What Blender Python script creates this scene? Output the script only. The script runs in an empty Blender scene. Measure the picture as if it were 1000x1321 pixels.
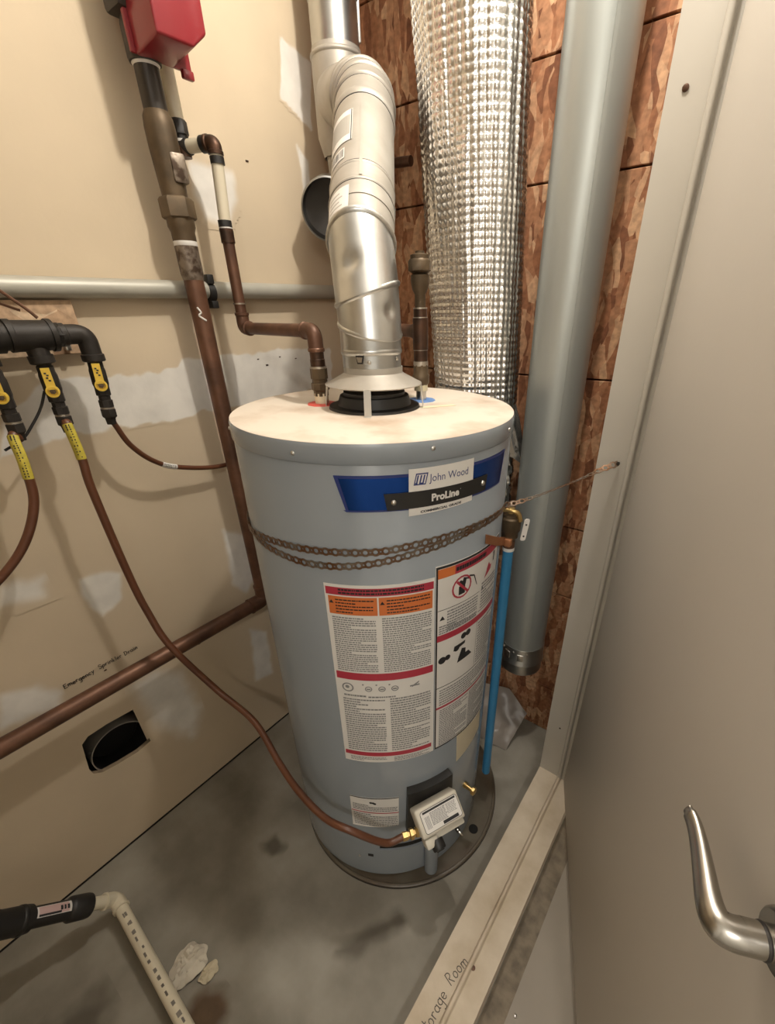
import bpy, bmesh, math, random
from mathutils import Vector, Matrix
from mathutils import noise as mnoise
from math import pi, sin, cos, radians as rad, atan2, hypot
random.seed(7)
SC = bpy.context.scene
COL = SC.collection

# ------------------------------------------------------------------ camera
cam_d = bpy.data.cameras.new('camera'); cam = bpy.data.objects.new('camera', cam_d); COL.objects.link(cam)
_r = Vector((0.8029, 0.5959, -0.0159)); _d = Vector((0.2712, -0.3890, -0.8804)); _f = Vector((-0.5308, 0.7026, -0.4739))
_f.normalize(); _r = (_r - _f * _r.dot(_f)).normalized(); _u = _r.cross(_f)
cam.matrix_world = Matrix(((_r.x, _u.x, -_f.x, 0), (_r.y, _u.y, -_f.y, 0), (_r.z, _u.z, -_f.z, 1.6), (0, 0, 0, 1)))
cam_d.sensor_fit = 'HORIZONTAL'; cam_d.sensor_width = 36; cam_d.lens = 559.6 * 36 / 1000
cam_d.shift_x = -0.0371; cam_d.shift_y = 0.0407; cam_d.clip_start = 0.01
SC.camera = cam

# ------------------------------------------------------------------ light
W = bpy.data.worlds.new('world'); SC.world = W; W.use_nodes = True
W.node_tree.nodes['Background'].inputs[0].default_value = (1, .93, .85, 1)
W.node_tree.nodes['Background'].inputs[1].default_value = 0.02
def lamp(name, kind, loc, power, color, size, rot=(0, 0, 0)):
    l = bpy.data.lights.new(name, kind); l.energy = power; l.color = color
    if kind == 'AREA': l.shape = 'DISK'; l.size = size
    else: l.shadow_soft_size = size
    o = bpy.data.objects.new(name, l); o.location = loc; o.rotation_euler = rot; COL.objects.link(o); return o
lamp('closet_lamp', 'POINT', (-.36, .82, 2.72), 43, (1, .925, .825), .035)
lamp('corridor_lamp', 'AREA', (.80, -.98, 2.60), 20, (1, .955, .89), .16)
SC.view_settings.view_transform = 'Standard'; SC.view_settings.look = 'None'
SC.view_settings.gamma = 1; SC.view_settings.use_curve_mapping = False
SC.view_settings.exposure = 0.10

# ------------------------------------------------------------------ materials
def mat(name, col, rough=.6, metal=0., var=.12, scale=8., bump=0., bscale=60., col2=None, detail=6., spec=.5, stretch=None, coat=0., lo=.35, hi=.65):
    m = bpy.data.materials.new(name); m.use_nodes = True
    nt = m.node_tree; N = nt.nodes; L = nt.links; p = N['Principled BSDF']
    p.inputs['Roughness'].default_value = rough; p.inputs['Metallic'].default_value = metal
    p.inputs['Specular IOR Level'].default_value = spec; p.inputs['Coat Weight'].default_value = coat
    tc = N.new('ShaderNodeTexCoord'); src = tc.outputs['Object']
    if stretch:
        mp = N.new('ShaderNodeMapping'); mp.inputs['Scale'].default_value = stretch; L.new(src, mp.inputs[0]); src = mp.outputs[0]
    if var > 0 or col2:
        n = N.new('ShaderNodeTexNoise'); n.inputs['Scale'].default_value = scale; n.inputs['Detail'].default_value = detail
        L.new(src, n.inputs['Vector'])
        mr = N.new('ShaderNodeMapRange'); mr.inputs[1].default_value = lo; mr.inputs[2].default_value = hi
        L.new(n.outputs[0], mr.inputs[0])
        mx = N.new('ShaderNodeMix'); mx.data_type = 'RGBA'
        c2 = col2 if col2 else tuple(c * (1 - var) for c in col)
        mx.inputs[6].default_value = (*col, 1); mx.inputs[7].default_value = (*c2, 1)
        L.new(mr.outputs[0], mx.inputs[0]); L.new(mx.outputs[2], p.inputs['Base Color'])
    else: p.inputs['Base Color'].default_value = (*col, 1)
    if bump > 0:
        n2 = N.new('ShaderNodeTexNoise'); n2.inputs['Scale'].default_value = bscale; n2.inputs['Detail'].default_value = 4
        L.new(src, n2.inputs['Vector'])
        b = N.new('ShaderNodeBump'); b.inputs['Strength'].default_value = bump; b.inputs['Distance'].default_value = .004
        L.new(n2.outputs[0], b.inputs['Height']); L.new(b.outputs[0], p.inputs['Normal'])
    return m
M_DRY = mat('drywall', (.65, .54, .39), .75, var=.10, scale=3, bump=.08, bscale=90, spec=.3)
M_MUD = mat('joint_compound', (.80, .77, .71), .8, var=.14, scale=14, bump=.25, bscale=40)
M_FLOOR = mat('concrete_floor', (.30, .28, .235), .7, scale=4.5, col2=(.175, .158, .125), bump=.15, bscale=50, detail=9)
M_FLOOR2 = mat('corridor_floor', (.27, .235, .19), .55, var=.12, scale=5)
M_STRIP = mat('strip_brown', (.22, .18, .13), .85, scale=30, var=.4, bump=.4)
M_PAINT = mat('frame_paint', (.53, .50, .44), .45, var=.06, scale=5, bump=.03, bscale=30)
M_SILL = mat('sill_paint', (.56, .48, .37), .6, scale=9, col2=(.40, .32, .22), bump=.15, bscale=80, lo=.42, hi=.75)
M_DOOR = mat('door_paint', (.58, .535, .47), .42, var=.04, scale=2, bump=.03, bscale=120)
M_CEIL = mat('ceiling_paint', (.84, .82, .78), .8, var=.05)
M_GALV = mat('galvanised_steel', (.64, .65, .64), .33, metal=1, scale=9, col2=(.48, .49, .48), bump=.03, bscale=20)
M_GALVD = mat('dusty_galvanised_steel', (.47, .445, .40), .52, metal=.5, scale=12, col2=(.38, .35, .30), bump=.05, bscale=60)
M_DUCT = mat('duct_steel', (.42, .44, .42), .42, metal=.6, scale=5, col2=(.36, .38, .36), stretch=(2, 2, .4), bump=.05, bscale=6)
M_DARKIN = mat('duct_inside', (.10, .095, .09), .5, metal=.6, var=.2)
M_BLACK = mat('black_void', (.006, .005, .004), .9, var=0)
M_TANK = mat('tank_enamel', (.255, .285, .312), .22, var=.05, scale=3, coat=.3, spec=.55)
M_TOP = mat('dusty_tank_top', (.70, .625, .53), .8, scale=9, col2=(.46, .345, .25), bump=.1, bscale=60, detail=9, lo=.46, hi=.80)
M_BLKIRON = mat('black_iron', (.035, .030, .026), .55, metal=.3, var=.4, scale=25, bump=.1, bscale=120)
M_BRONZE = mat('dull_bronze', (.135, .095, .055), .5, metal=.5, var=.4, scale=20, bump=.08)
M_DARKPIPE = mat('dark_coated_pipe', (.045, .036, .028), .42, metal=.3, var=.35, scale=14)
M_COPPER = mat('tarnished_copper', (.175, .085, .050), .46, metal=.45, scale=16, col2=(.085, .042, .026), bump=.05)
M_COPDARK = mat('dark_copper', (.11, .055, .032), .45, metal=.7, scale=30, col2=(.045, .028, .02))
M_SOLDER = mat('solder', (.55, .50, .43), .35, metal=.9, var=.3, scale=60)
M_SMEAR = mat('solder_smeared_metal', (.23, .19, .15), .42, metal=.6, scale=42, col2=(.07, .045, .03), bump=.3, bscale=60, lo=.42, hi=.56)
M_HOSE = mat('brown_hose_coating', (.135, .050, .024), .38, var=.25, scale=10)
M_YEL = mat('yellow_plastic', (.82, .56, .07), .45, var=.1)
M_YTAG = mat('yellow_tag', (.62, .52, .07), .5, var=.25, scale=80)
M_CPVC = mat('ivory_pipe', (.66, .60, .46), .38, var=.06)
M_CONDUIT = mat('painted_conduit', (.46, .45, .39), .45, var=.1, scale=12, metal=.2)
M_RUB = mat('black_rubber', (.018, .017, .016), .5, var=.2)
M_RED = mat('red_enamel', (.27, .016, .024), .35, var=.1, coat=.2)
M_WHITE = mat('white_label', (.72, .70, .66), .35, var=.03, scale=20)
M_TEFLON = mat('thread_tape', (.76, .70, .50), .6, var=.1, scale=60)
M_INK = mat('black_ink', (.02, .02, .022), .5, var=0)
M_GREY = mat('grey_print', (.22, .22, .22), .5, var=0)
M_LRED = mat('red_print', (.42, .035, .06), .4, var=0)
M_LORA = mat('orange_print', (.62, .17, .045), .4, var=0)
M_BLUEF = mat('blue_foil', (.015, .075, .36), .25, metal=.85, var=.2, scale=3, stretch=(3, 3, .2))
M_NAVY = mat('navy_ink', (.02, .035, .16), .4, var=0)
M_BLUEP = mat('blue_pipe', (.035, .205, .40), .38, var=.1)
M_CRED = mat('red_plastic', (.70, .10, .08), .5, var=.1)
M_CBLU = mat('blue_plastic', (.16, .30, .62), .5, var=.1)
M_BRASS = mat('brass', (.60, .42, .17), .3, metal=.9, var=.2, scale=30)
M_STEEL = mat('plated_steel', (.62, .60, .56), .28, metal=1, var=.1)
M_SATIN = mat('satin_nickel', (.44, .42, .38), .27, metal=1, var=.08, scale=60, stretch=(1, 1, .05))
M_STRAP = mat('rusty_strap', (.20, .165, .13), .5, metal=.6, scale=30, col2=(.15, .07, .03))
M_VALVE = mat('valve_casting', (.60, .56, .47), .5, var=.06, metal=.1)
M_PAD = mat('base_plate_paint', (.115, .10, .072), .4, scale=8, col2=(.075, .055, .035), bump=.1)
M_BUFF = mat('buff_card', (.60, .53, .38), .7, var=.1)
M_PAPER = mat('waste_paper', (.62, .57, .47), .8, var=.1, bump=.2)
M_HOLE = mat('wall_core', (.34, .26, .17), .9, var=.3, scale=40)
M_POLY = mat('cloudy_plastic', (.40, .35, .30), .35, var=.1)
M_POLY.node_tree.nodes['Principled BSDF'].inputs['Transmission Weight'].default_value = .35

def osb_material(name, a, b, c, d, rough=.7):
    m = bpy.data.materials.new(name); m.use_nodes = True; nt = m.node_tree; N = nt.nodes; L = nt.links; p = N['Principled BSDF']
    p.inputs['Roughness'].default_value = rough; p.inputs['Specular IOR Level'].default_value = .3
    tc = N.new('ShaderNodeTexCoord')
    wn = N.new('ShaderNodeTexNoise'); wn.inputs['Scale'].default_value = 5; wn.inputs['Detail'].default_value = 3
    L.new(tc.outputs['Object'], wn.inputs['Vector'])
    vm = N.new('ShaderNodeMix'); vm.data_type = 'VECTOR'; vm.inputs[0].default_value = .05
    L.new(tc.outputs['Object'], vm.inputs[4]); L.new(wn.outputs['Color'], vm.inputs[5])
    def layer(rot, sc):
        mp = N.new('ShaderNodeMapping'); mp.inputs['Rotation'].default_value = rot; mp.inputs['Scale'].default_value = sc
        L.new(vm.outputs[1], mp.inputs[0])
        v = N.new('ShaderNodeTexVoronoi'); v.inputs['Scale'].default_value = 1; L.new(mp.outputs[0], v.inputs['Vector'])
        return v
    v1 = layer((0, .35, 0), (46, 10, 15)); v2 = layer((0, -1.0, 0), (70, 10, 22)); v3 = layer((0, 1.25, 0), (52, 10, 17))
    def g(v):
        s = N.new('ShaderNodeSeparateColor'); L.new(v.outputs['Color'], s.inputs[0]); return s
    s1, s2, s3 = g(v1), g(v2), g(v3)
    cr = N.new('ShaderNodeValToRGB'); e = cr.color_ramp.elements
    e[0].position = 0; e[0].color = (*a, 1); e[1].position = 1; e[1].color = (*d, 1)
    x = e.new(.35); x.color = (*b, 1); x = e.new(.7); x.color = (*c, 1)
    gt = N.new('ShaderNodeMath'); gt.operation = 'GREATER_THAN'; gt.inputs[1].default_value = .5; L.new(s2.outputs[1], gt.inputs[0])
    m1 = N.new('ShaderNodeMix'); L.new(gt.outputs[0], m1.inputs[0]); L.new(s1.outputs[0], m1.inputs[2]); L.new(s2.outputs[0], m1.inputs[3])
    gt2 = N.new('ShaderNodeMath'); gt2.operation = 'GREATER_THAN'; gt2.inputs[1].default_value = .62; L.new(s3.outputs[1], gt2.inputs[0])
    m2 = N.new('ShaderNodeMix'); L.new(gt2.outputs[0], m2.inputs[0]); L.new(m1.outputs[0], m2.inputs[2]); L.new(s3.outputs[0], m2.inputs[3])
    L.new(m2.outputs[0], cr.inputs[0])
    gn = N.new('ShaderNodeTexNoise'); gn.inputs['Scale'].default_value = 70; gn.inputs['Detail'].default_value = 5; L.new(tc.outputs['Object'], gn.inputs['Vector'])
    mr = N.new('ShaderNodeMapRange'); mr.inputs[1].default_value = .35; mr.inputs[2].default_value = .65; mr.inputs[3].default_value = .72; mr.inputs[4].default_value = 1.1; L.new(gn.outputs[0], mr.inputs[0])
    mu = N.new('ShaderNodeMix'); mu.data_type = 'RGBA'; mu.blend_type = 'MULTIPLY'; mu.inputs[0].default_value = 1
    L.new(cr.outputs[0], mu.inputs[6]); L.new(mr.outputs[0], mu.inputs[7]); L.new(mu.outputs[2], p.inputs['Base Color'])
    b_ = N.new('ShaderNodeBump'); b_.inputs['Strength'].default_value = .5; b_.inputs['Distance'].default_value = .003
    L.new(m2.outputs[0], b_.inputs['Height']); L.new(b_.outputs[0], p.inputs['Normal'])
    return m
M_OSB = osb_material('strand_board', (.20, .078, .038), (.36, .155, .075), (.46, .235, .125), (.62, .38, .22))
M_BLOCK = osb_material('rough_plywood', (.20, .11, .065), (.40, .25, .15), (.52, .36, .23), (.66, .50, .34))

def foil_material():
    m = bpy.data.materials.new('bubble_foil'); m.use_nodes = True; nt = m.node_tree; N = nt.nodes; L = nt.links; p = N['Principled BSDF']
    p.inputs['Metallic'].default_value = 1; p.inputs['Roughness'].default_value = .26
    p.inputs['Base Color'].default_value = (.76, .755, .74, 1)
    tc = N.new('ShaderNodeTexCoord')
    n = N.new('ShaderNodeTexNoise'); n.inputs['Scale'].default_value = 9; n.inputs['Detail'].default_value = 5
    L.new(tc.outputs['Object'], n.inputs['Vector'])
    b = N.new('ShaderNodeBump'); b.inputs['Strength'].default_value = .35; b.inputs['Distance'].default_value = .02
    L.new(n.outputs[0], b.inputs['Height']); L.new(b.outputs[0], p.inputs['Normal'])
    return m
M_FOIL = foil_material()

# ------------------------------------------------------------------ mesh helpers
SPLIT = {'copper_pipe', 'solder_ring', 'plastic_pipe', 'crimp_ring', 'printed_bands', 'pipe_label', 'pipe_hook', 'cap_clip', 'cap_screw', 'sheet_screw', 'tag_hole', 'dial_drawings', 'pictograms', 'clamp', 'pipe'}
class MB:
    """Collects vertices and faces; build() links them as ONE mesh object."""
    def __init__(s): s.v = []; s.f = []; s.m = []
    def add(s, vs, fs, mi=0):
        k = len(s.v); s.v += [Vector(q) for q in vs]
        for f in fs: s.f.append(tuple(i + k for i in f)); s.m.append(mi)
    def quad(s, a, b, c, d, mi=0): s.add([a, b, c, d], [(0, 1, 2, 3)], mi)
    def rings(s, rs, mi=0, cap0=True, cap1=True, close=True):
        n = len(rs[0]); vs = [p for r in rs for p in r]; fs = []
        for i in range(len(rs) - 1):
            for j in range(n if close else n - 1):
                k = (j + 1) % n; fs.append((i * n + j, i * n + k, (i + 1) * n + k, (i + 1) * n + j))
        if cap0: fs.append(tuple(reversed(range(n))))
        if cap1: fs.append(tuple((len(rs) - 1) * n + j for j in range(n)))
        s.add(vs, fs, mi)
    def tube(s, path, r, seg=20, mi=0, cap=True):
        P = [Vector(p) for p in path]; n = len(P)
        R = r if isinstance(r, (list, tuple)) else [r] * n
        T = [(P[min(i + 1, n - 1)] - P[max(i - 1, 0)]).normalized() for i in range(n)]
        u = T[0].orthogonal().normalized(); rs = []
        for i in range(n):
            u = (u - T[i] * u.dot(T[i])).normalized(); w = T[i].cross(u)
            rs.append([P[i] + (u * cos(2 * pi * j / seg) + w * sin(2 * pi * j / seg)) * R[i] for j in range(seg)])
        s.rings(rs, mi, cap, cap)
    def lathe(s, prof, o, axis=(0, 0, 1), seg=32, mi=0, cap=True, ph=0.):
        a = Vector(axis).normalized(); u = a.orthogonal().normalized(); w = a.cross(u); o = Vector(o)
        s.rings([[o + a * z + (u * cos(2 * pi * j / seg + ph) + w * sin(2 * pi * j / seg + ph)) * r for j in range(seg)] for r, z in prof], mi, cap, cap)
    def box(s, c, e, rot=None, mi=0, bev=0., seg=2):
        bm = bmesh.new(); bmesh.ops.create_cube(bm, size=1)
        for v in bm.verts: v.co = Vector((v.co.x * e[0], v.co.y * e[1], v.co.z * e[2]))
        if bev > 0: bmesh.ops.bevel(bm, geom=bm.edges[:], offset=bev, segments=seg, affect='EDGES', profile=.5)
        s.bm(bm, Matrix.Translation(c) @ (rot.to_4x4() if rot else Matrix()), mi)
    def bm(s, bm, mtx=Matrix(), mi=0):
        bm.verts.index_update()
        s.add([mtx @ v.co for v in bm.verts], [tuple(v.index for v in f.verts) for f in bm.faces], mi); bm.free()
    def prism(s, pts, d, mi=0):
        d = Vector(d); a = [Vector(p) for p in pts]; n = len(a); b = [p + d for p in a]
        s.add(a + b, [tuple(reversed(range(n))), tuple(range(n, 2 * n))] + [(i, (i + 1) % n, n + (i + 1) % n, n + i) for i in range(n)], mi)
    def clusters(s):
        """Groups of faces that touch or overlap, one MB each."""
        n = len(s.v); par = list(range(n))
        def root(i):
            while par[i] != i: par[i] = par[par[i]]; i = par[i]
            return i
        for f in s.f:
            for k in f[1:]: par[root(k)] = root(f[0])
        bx = {}
        for f in s.f:
            for k in f:
                r = root(k); b = bx.setdefault(r, [1e9] * 3 + [-1e9] * 3)
                for i in range(3): b[i] = min(b[i], s.v[k][i]); b[i + 3] = max(b[i + 3], s.v[k][i])
        ks = list(bx); e = .0012
        for i, a in enumerate(ks):
            for c in ks[i + 1:]:
                if all(bx[a][q] <= bx[c][q + 3] + e and bx[c][q] <= bx[a][q + 3] + e for q in range(3)): par[root(a)] = root(c)
        out = {}
        for f, mi in zip(s.f, s.m):
            o = out.setdefault(root(f[0]), (MB(), {})); mb, mp = o
            for k in f:
                if k not in mp: mp[k] = len(mb.v); mb.v.append(s.v[k])
            mb.f.append(tuple(mp[k] for k in f)); mb.m.append(mi)
        return [o[0] for o in out.values()]
    def build(s, name, mats, parent=None, local=False, smooth=True, ang=40, origin=True, whole=False):
        if name in SPLIT and not whole:
            return [c.build(name, mats, parent, local, smooth, ang, origin, True) for c in s.clusters()][0]
        me = bpy.data.meshes.new(name); v = s.v
        o = bpy.data.objects.new(name, me)
        if parent:
            o.parent = parent
            if not local:
                inv = wm(parent).inverted(); v = [inv @ q for q in v]
        elif origin and v:
            lo = [min(q[i] for q in v) for i in range(3)]; hi = [max(q[i] for q in v) for i in range(3)]
            b = Vector(((lo[0] + hi[0]) / 2, (lo[1] + hi[1]) / 2, lo[2])); v = [q - b for q in v]; o.location = b
        me.from_pydata([tuple(q) for q in v], [], s.f); me.update()
        for m in (mats if isinstance(mats, (list, tuple)) else [mats]): me.materials.append(m)
        me.polygons.foreach_set('material_index', s.m)
        bm = bmesh.new(); bm.from_mesh(me); bmesh.ops.recalc_face_normals(bm, faces=bm.faces[:]); bm.to_mesh(me); bm.free()
        if smooth:
            me.polygons.foreach_set('use_smooth', [True] * len(me.polygons))
            try: me.set_sharp_from_angle(angle=rad(ang))
            except Exception: pass
        COL.objects.link(o); return o
def wm(o):
    m = o.matrix_basis.copy()
    while o.parent: o = o.parent; m = o.matrix_basis @ m
    return m
def tag(o, label, cat=None, group=None, kind=None):
    if label: o['label'] = label
    if cat: o['category'] = cat
    if group: o['group'] = group
    if kind: o['kind'] = kind
    return o
def thing(name, label, cat, loc=(0, 0, 0), mtx=None, group=None):
    o = bpy.data.objects.new(name, None); COL.objects.link(o); o.empty_display_size = .05
    if mtx is not None: o.matrix_basis = mtx
    else: o.location = loc
    return tag(o, label, cat, group)
def struct(name, mb, mats, label=None, smooth=False, parent=None):
    o = mb.build(name, mats, parent, smooth=smooth, origin=False)
    if not parent: o['kind'] = 'structure'
    if label: o['label'] = label
    return o
def bez(pts, n=12):
    """Smooth path through the given points (Catmull-Rom)."""
    P = [Vector(p) for p in pts]; P = [P[0] * 2 - P[1]] + P + [P[-1] * 2 - P[-2]]; out = []
    for i in range(1, len(P) - 2):
        for k in range(n):
            t = k / n; a, b, c, d = P[i - 1:i + 3]
            out.append(.5 * ((2 * b) + (c - a) * t + (2 * a - 5 * b + 4 * c - d) * t * t + (3 * b - a - 3 * c + d) * t ** 3))
    return out + [P[-2]]
def fillet(pts, r, n=8):
    """Polyline with rounded corners."""
    P = [Vector(p) for p in pts]; out = [P[0]]
    for i in range(1, len(P) - 1):
        a = (P[i - 1] - P[i]); b = (P[i + 1] - P[i]); q = min(r, a.length * .49, b.length * .49)
        s = P[i] + a.normalized() * q; e = P[i] + b.normalized() * q
        for k in range(n + 1):
            t = k / n; out.append(s * (1 - t) ** 2 + P[i] * 2 * t * (1 - t) + e * t * t)
    return out + [P[-1]]
def text_geo(body, size, bold=0., shear=0., space=1.):
    """Letter outlines as flat vertices (x, y) and faces, origin at the left end of the base line."""
    c = bpy.data.curves.new('lettering', 'FONT'); c.body = body; c.size = size; c.offset = bold; c.shear = shear; c.space_character = space
    c.resolution_u = 3
    o = bpy.data.objects.new('lettering', c); COL.objects.link(o)
    dg = bpy.context.evaluated_depsgraph_get(); me = bpy.data.meshes.new_from_object(o.evaluated_get(dg))
    vs = [(v.co.x, v.co.y) for v in me.vertices]; fs = [tuple(p.vertices) for p in me.polygons]
    bpy.data.objects.remove(o); bpy.data.curves.remove(c); bpy.data.meshes.remove(me)
    return vs, fs

# ------------------------------------------------------------------ room
WX = -1.30; BY = 1.33; CH = 3.00
m = MB(); m.add([(-1.6, -1.3, 0), (-.13, -1.3, 0), (-.13, 1.5, 0), (-1.6, 1.5, 0)], [(0, 1, 2, 3)])
fl = struct('floor', m, M_FLOOR, 'worn grey painted concrete closet floor')
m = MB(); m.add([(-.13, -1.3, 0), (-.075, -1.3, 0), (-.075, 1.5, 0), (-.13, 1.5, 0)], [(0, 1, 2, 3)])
struct('brown_strip', m, M_STRIP, 'mid-brown rough-textured strip of floor along the sill', parent=fl)  # mid-brown band in the floor beside the sill
m = MB(); m.add([(-.075, -1.3, 0), (1.8, -1.3, 0), (1.8, 1.5, 0), (-.075, 1.5, 0)], [(0, 1, 2, 3)])
struct('floor_corridor', m, M_FLOOR2, 'smooth brown corridor floor beside the door')
m = MB(); m.box((.25, .1, CH + .03), (3.2, 2.9, .06)); struct('ceiling', m, M_CEIL)
# left wall with an irregular hole cut in it
hole = [(.066, .395), (.072, .440), (.080, .495), (.100, .510), (.150, .512), (.205, .508), (.240, .505), (.258, .495), (.252, .440), (.243, .385), (.232, .350), (.190, .342), (.130, .348), (.090, .356), (.070, .372)]
bm = bmesh.new()
def loop(pts):
    vs = [bm.verts.new((WX, y, z)) for y, z in pts]
    return [bm.edges.new((vs[i], vs[(i + 1) % len(vs)])) for i in range(len(vs))]
ed = loop([(-1.3, 0), (1.5, 0), (1.5, CH), (-1.3, CH)]) + loop(hole)
bmesh.ops.triangle_fill(bm, use_beauty=True, use_dissolve=False, edges=ed)
cx = [sum(p[i] for p in hole) / len(hole) for i in (0, 1)]
m = MB(); m.bm(bm)
wl = struct('wall_left', m, M_DRY, 'tan unpainted drywall with patches of white joint compound')
m = MB(); n = len(hole)
m.rings([[(WX, y, z) for y, z in hole], [(WX - .014, y, z) for y, z in hole]], 0, False, False)
struct('hole_edge', m, M_HOLE, 'ragged cut edge of the wall opening', parent=wl)
m = MB(); m.box((WX - .13, .16, .43), (.22, .34, .30)); 
bm = bmesh.new(); 
o = struct('wall_cavity', m, M_BLACK, 'dark cavity behind the wall opening', parent=wl)
for p in list(o.data.polygons): pass
bm.from_mesh(o.data); bmesh.ops.delete(bm, geom=[f for f in bm.faces if f.calc_center_median().x > WX - .03], context='FACES'); bm.to_mesh(o.data); bm.free()
# joint compound: thin smears whose edges feather out
def layered(m, under, seed_scale=26):
    """Blend the colour of 'under' into this coat where it thins out."""
    nt = m.node_tree; N = nt.nodes; L = nt.links; p = N['Principled BSDF']
    at = N.new('ShaderNodeAttribute'); at.attribute_name = 'cover'
    n = N.new('ShaderNodeTexNoise'); n.inputs['Scale'].default_value = seed_scale; n.inputs['Detail'].default_value = 5
    tc = N.new('ShaderNodeTexCoord'); L.new(tc.outputs['Object'], n.inputs['Vector'])
    ad = N.new('ShaderNodeMath'); ad.operation = 'MULTIPLY_ADD'; L.new(n.outputs[0], ad.inputs[0]); ad.inputs[1].default_value = .30; L.new(at.outputs['Fac'], ad.inputs[2])
    mr = N.new('ShaderNodeMapRange'); mr.inputs[1].default_value = .28; mr.inputs[2].default_value = .98; mr.interpolation_type = 'SMOOTHSTEP'; L.new(ad.outputs[0], mr.inputs[0])
    (ca, cb, sc, det, lo, hi) = under
    n2 = N.new('ShaderNodeTexNoise'); n2.inputs['Scale'].default_value = sc; n2.inputs['Detail'].default_value = det; L.new(tc.outputs['Object'], n2.inputs['Vector'])
    m2 = N.new('ShaderNodeMapRange'); m2.inputs[1].default_value = lo; m2.inputs[2].default_value = hi; L.new(n2.outputs[0], m2.inputs[0])
    u = N.new('ShaderNodeMix'); u.data_type = 'RGBA'; u.inputs[6].default_value = (*ca, 1); u.inputs[7].default_value = (*cb, 1); L.new(m2.outputs[0], u.inputs[0])
    top = p.inputs['Base Color'].links[0].from_socket
    x = N.new('ShaderNodeMix'); x.data_type = 'RGBA'; L.new(mr.outputs[0], x.inputs[0]); L.new(u.outputs[2], x.inputs[6]); L.new(top, x.inputs[7]); L.new(x.outputs[2], p.inputs['Base Color'])
layered(M_MUD, ((.65, .54, .39), tuple(c * .9 for c in (.65, .54, .39)), 3, 6, .35, .65))
M_STAIN = mat('rust_stain', (.115, .070, .035), .7, var=.3, scale=20)
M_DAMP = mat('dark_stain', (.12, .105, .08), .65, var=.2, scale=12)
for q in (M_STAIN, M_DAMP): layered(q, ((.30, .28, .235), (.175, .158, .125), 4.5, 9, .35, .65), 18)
def patch(pts, seed, amp=.005, soft=.02, lift=.0006, floor=None):
    n = len(pts); st = .0075; ys = [p[0] for p in pts]; zs_ = [p[1] for p in pts]
    def sd(y, z):
        d = 9.; ins = False
        for i in range(n):
            (ay, az), (by, bz) = pts[i], pts[(i + 1) % n]; ey, ez = by - ay, bz - az
            t = max(0, min(1, ((y - ay) * ey + (z - az) * ez) / (ey * ey + ez * ez + 1e-12))); d = min(d, hypot(y - ay - ey * t, z - az - ez * t))
            if (az > z) != (bz > z) and y < ay + (z - az) / (bz - az) * ey: ins = not ins
        return d if ins else -d
    W_ = int((max(ys) - min(ys)) / st) + 6; H_ = int((max(zs_) - min(zs_)) / st) + 6; idx = {}; vs = []; cov = []
    for i in range(W_):
        for j in range(H_):
            y, z = min(ys) + (i - 3) * st, min(zs_) + (j - 3) * st
            d = sd(y, z) + amp * 2.2 * mnoise.noise(Vector((y * 30, z * 30, seed * 3.7))); c = max(0., min(1., .5 + d / (2 * soft))); idx[i, j] = len(vs); vs.append((y, z, lift) if floor else (WX + lift, y, z)); cov.append(c)
    fs = []
    for i in range(W_ - 1):
        for j in range(H_ - 1):
            q = (idx[i, j], idx[i + 1, j], idx[i + 1, j + 1], idx[i, j + 1])
            if any(cov[k] > 0 for k in q): fs.append(q)
    use = sorted({k for f in fs for k in f}); mp = {k: i for i, k in enumerate(use)}
    me = bpy.data.meshes.new('joint_compound_patch'); me.from_pydata([vs[k] for k in use], [], [tuple(mp[k] for k in f) for f in fs]); me.update()
    at = me.attributes.new('cover', 'FLOAT', 'POINT'); at.data.foreach_set('value', [cov[k] for k in use]); me.materials.append(floor or M_MUD)
    o = bpy.data.objects.new('floor_stain' if floor else 'joint_compound_patch', me); o.parent = fl if floor else wl; COL.objects.link(o); return o
PATCHES = [[(0.224, 1.394), (0.337, 1.474), (0.399, 1.477), (0.463, 1.464), (0.536, 1.464), (0.637, 1.471), (0.652, 1.493), (0.814, 1.489), (1.138, 1.489), (1.211, 1.479), (1.213, 1.357), (0.863, 1.34), (0.757, 1.343), (0.653, 1.347), (0.614, 1.334), (0.5, 1.345), (0.423, 1.34), (0.343, 1.349), (0.31, 1.345), (0.257, 1.331), (0.198, 1.325)], [(0.239, 0.985), (0.289, 0.984), (0.329, 0.957), (0.311, 0.88), (0.25, 0.852), (0.23, 0.93)], [(-0.007, 0.772), (0.057, 0.749), (0.095, 0.694), (0.078, 0.655), (0.021, 0.673), (-0.039, 0.685)], [(0.651, 0.962), (0.729, 0.912), (0.722, 0.738), (0.678, 0.693), (0.637, 0.76)], [(1.146, 2.263), (1.249, 2.241), (1.229, 2.088), (1.122, 2.134)], [(1.163, 2.039), (1.203, 2.01), (1.198, 1.906), (1.17, 1.926)], [(0.801, 1.939), (0.923, 1.938), (0.92, 1.877), (0.874, 1.816), (0.814, 1.824), (0.797, 1.881)], [(0.247, 0.59), (0.317, 0.588), (0.383, 0.534), (0.406, 0.349), (0.354, 0.245), (0.271, 0.39)], [(0.656, 0.538), (0.718, 0.484), (0.708, 0.272), (0.629, 0.293)], [(0.094, 1.043), (0.174, 1.029), (0.16, 0.98), (0.077, 0.997)]]
SOFT = (.006, .012, .022, .016, .004, .008, .016, .045, .016, .025)
for i, p in enumerate(PATCHES): patch(p, i, .006 if i == 0 else .003, SOFT[i], .0006 + .0001 * i)
patch([(-.735, -.075), (-.66, -.06), (-.655, .03), (-.715, .045), (-.755, -.01)], 31, .008, .03, .0006, M_STAIN)
patch([(-.93, .33), (-.87, .32), (-.86, .37), (-.92, .38)], 33, .006, .022, .0006, M_DAMP)
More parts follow.
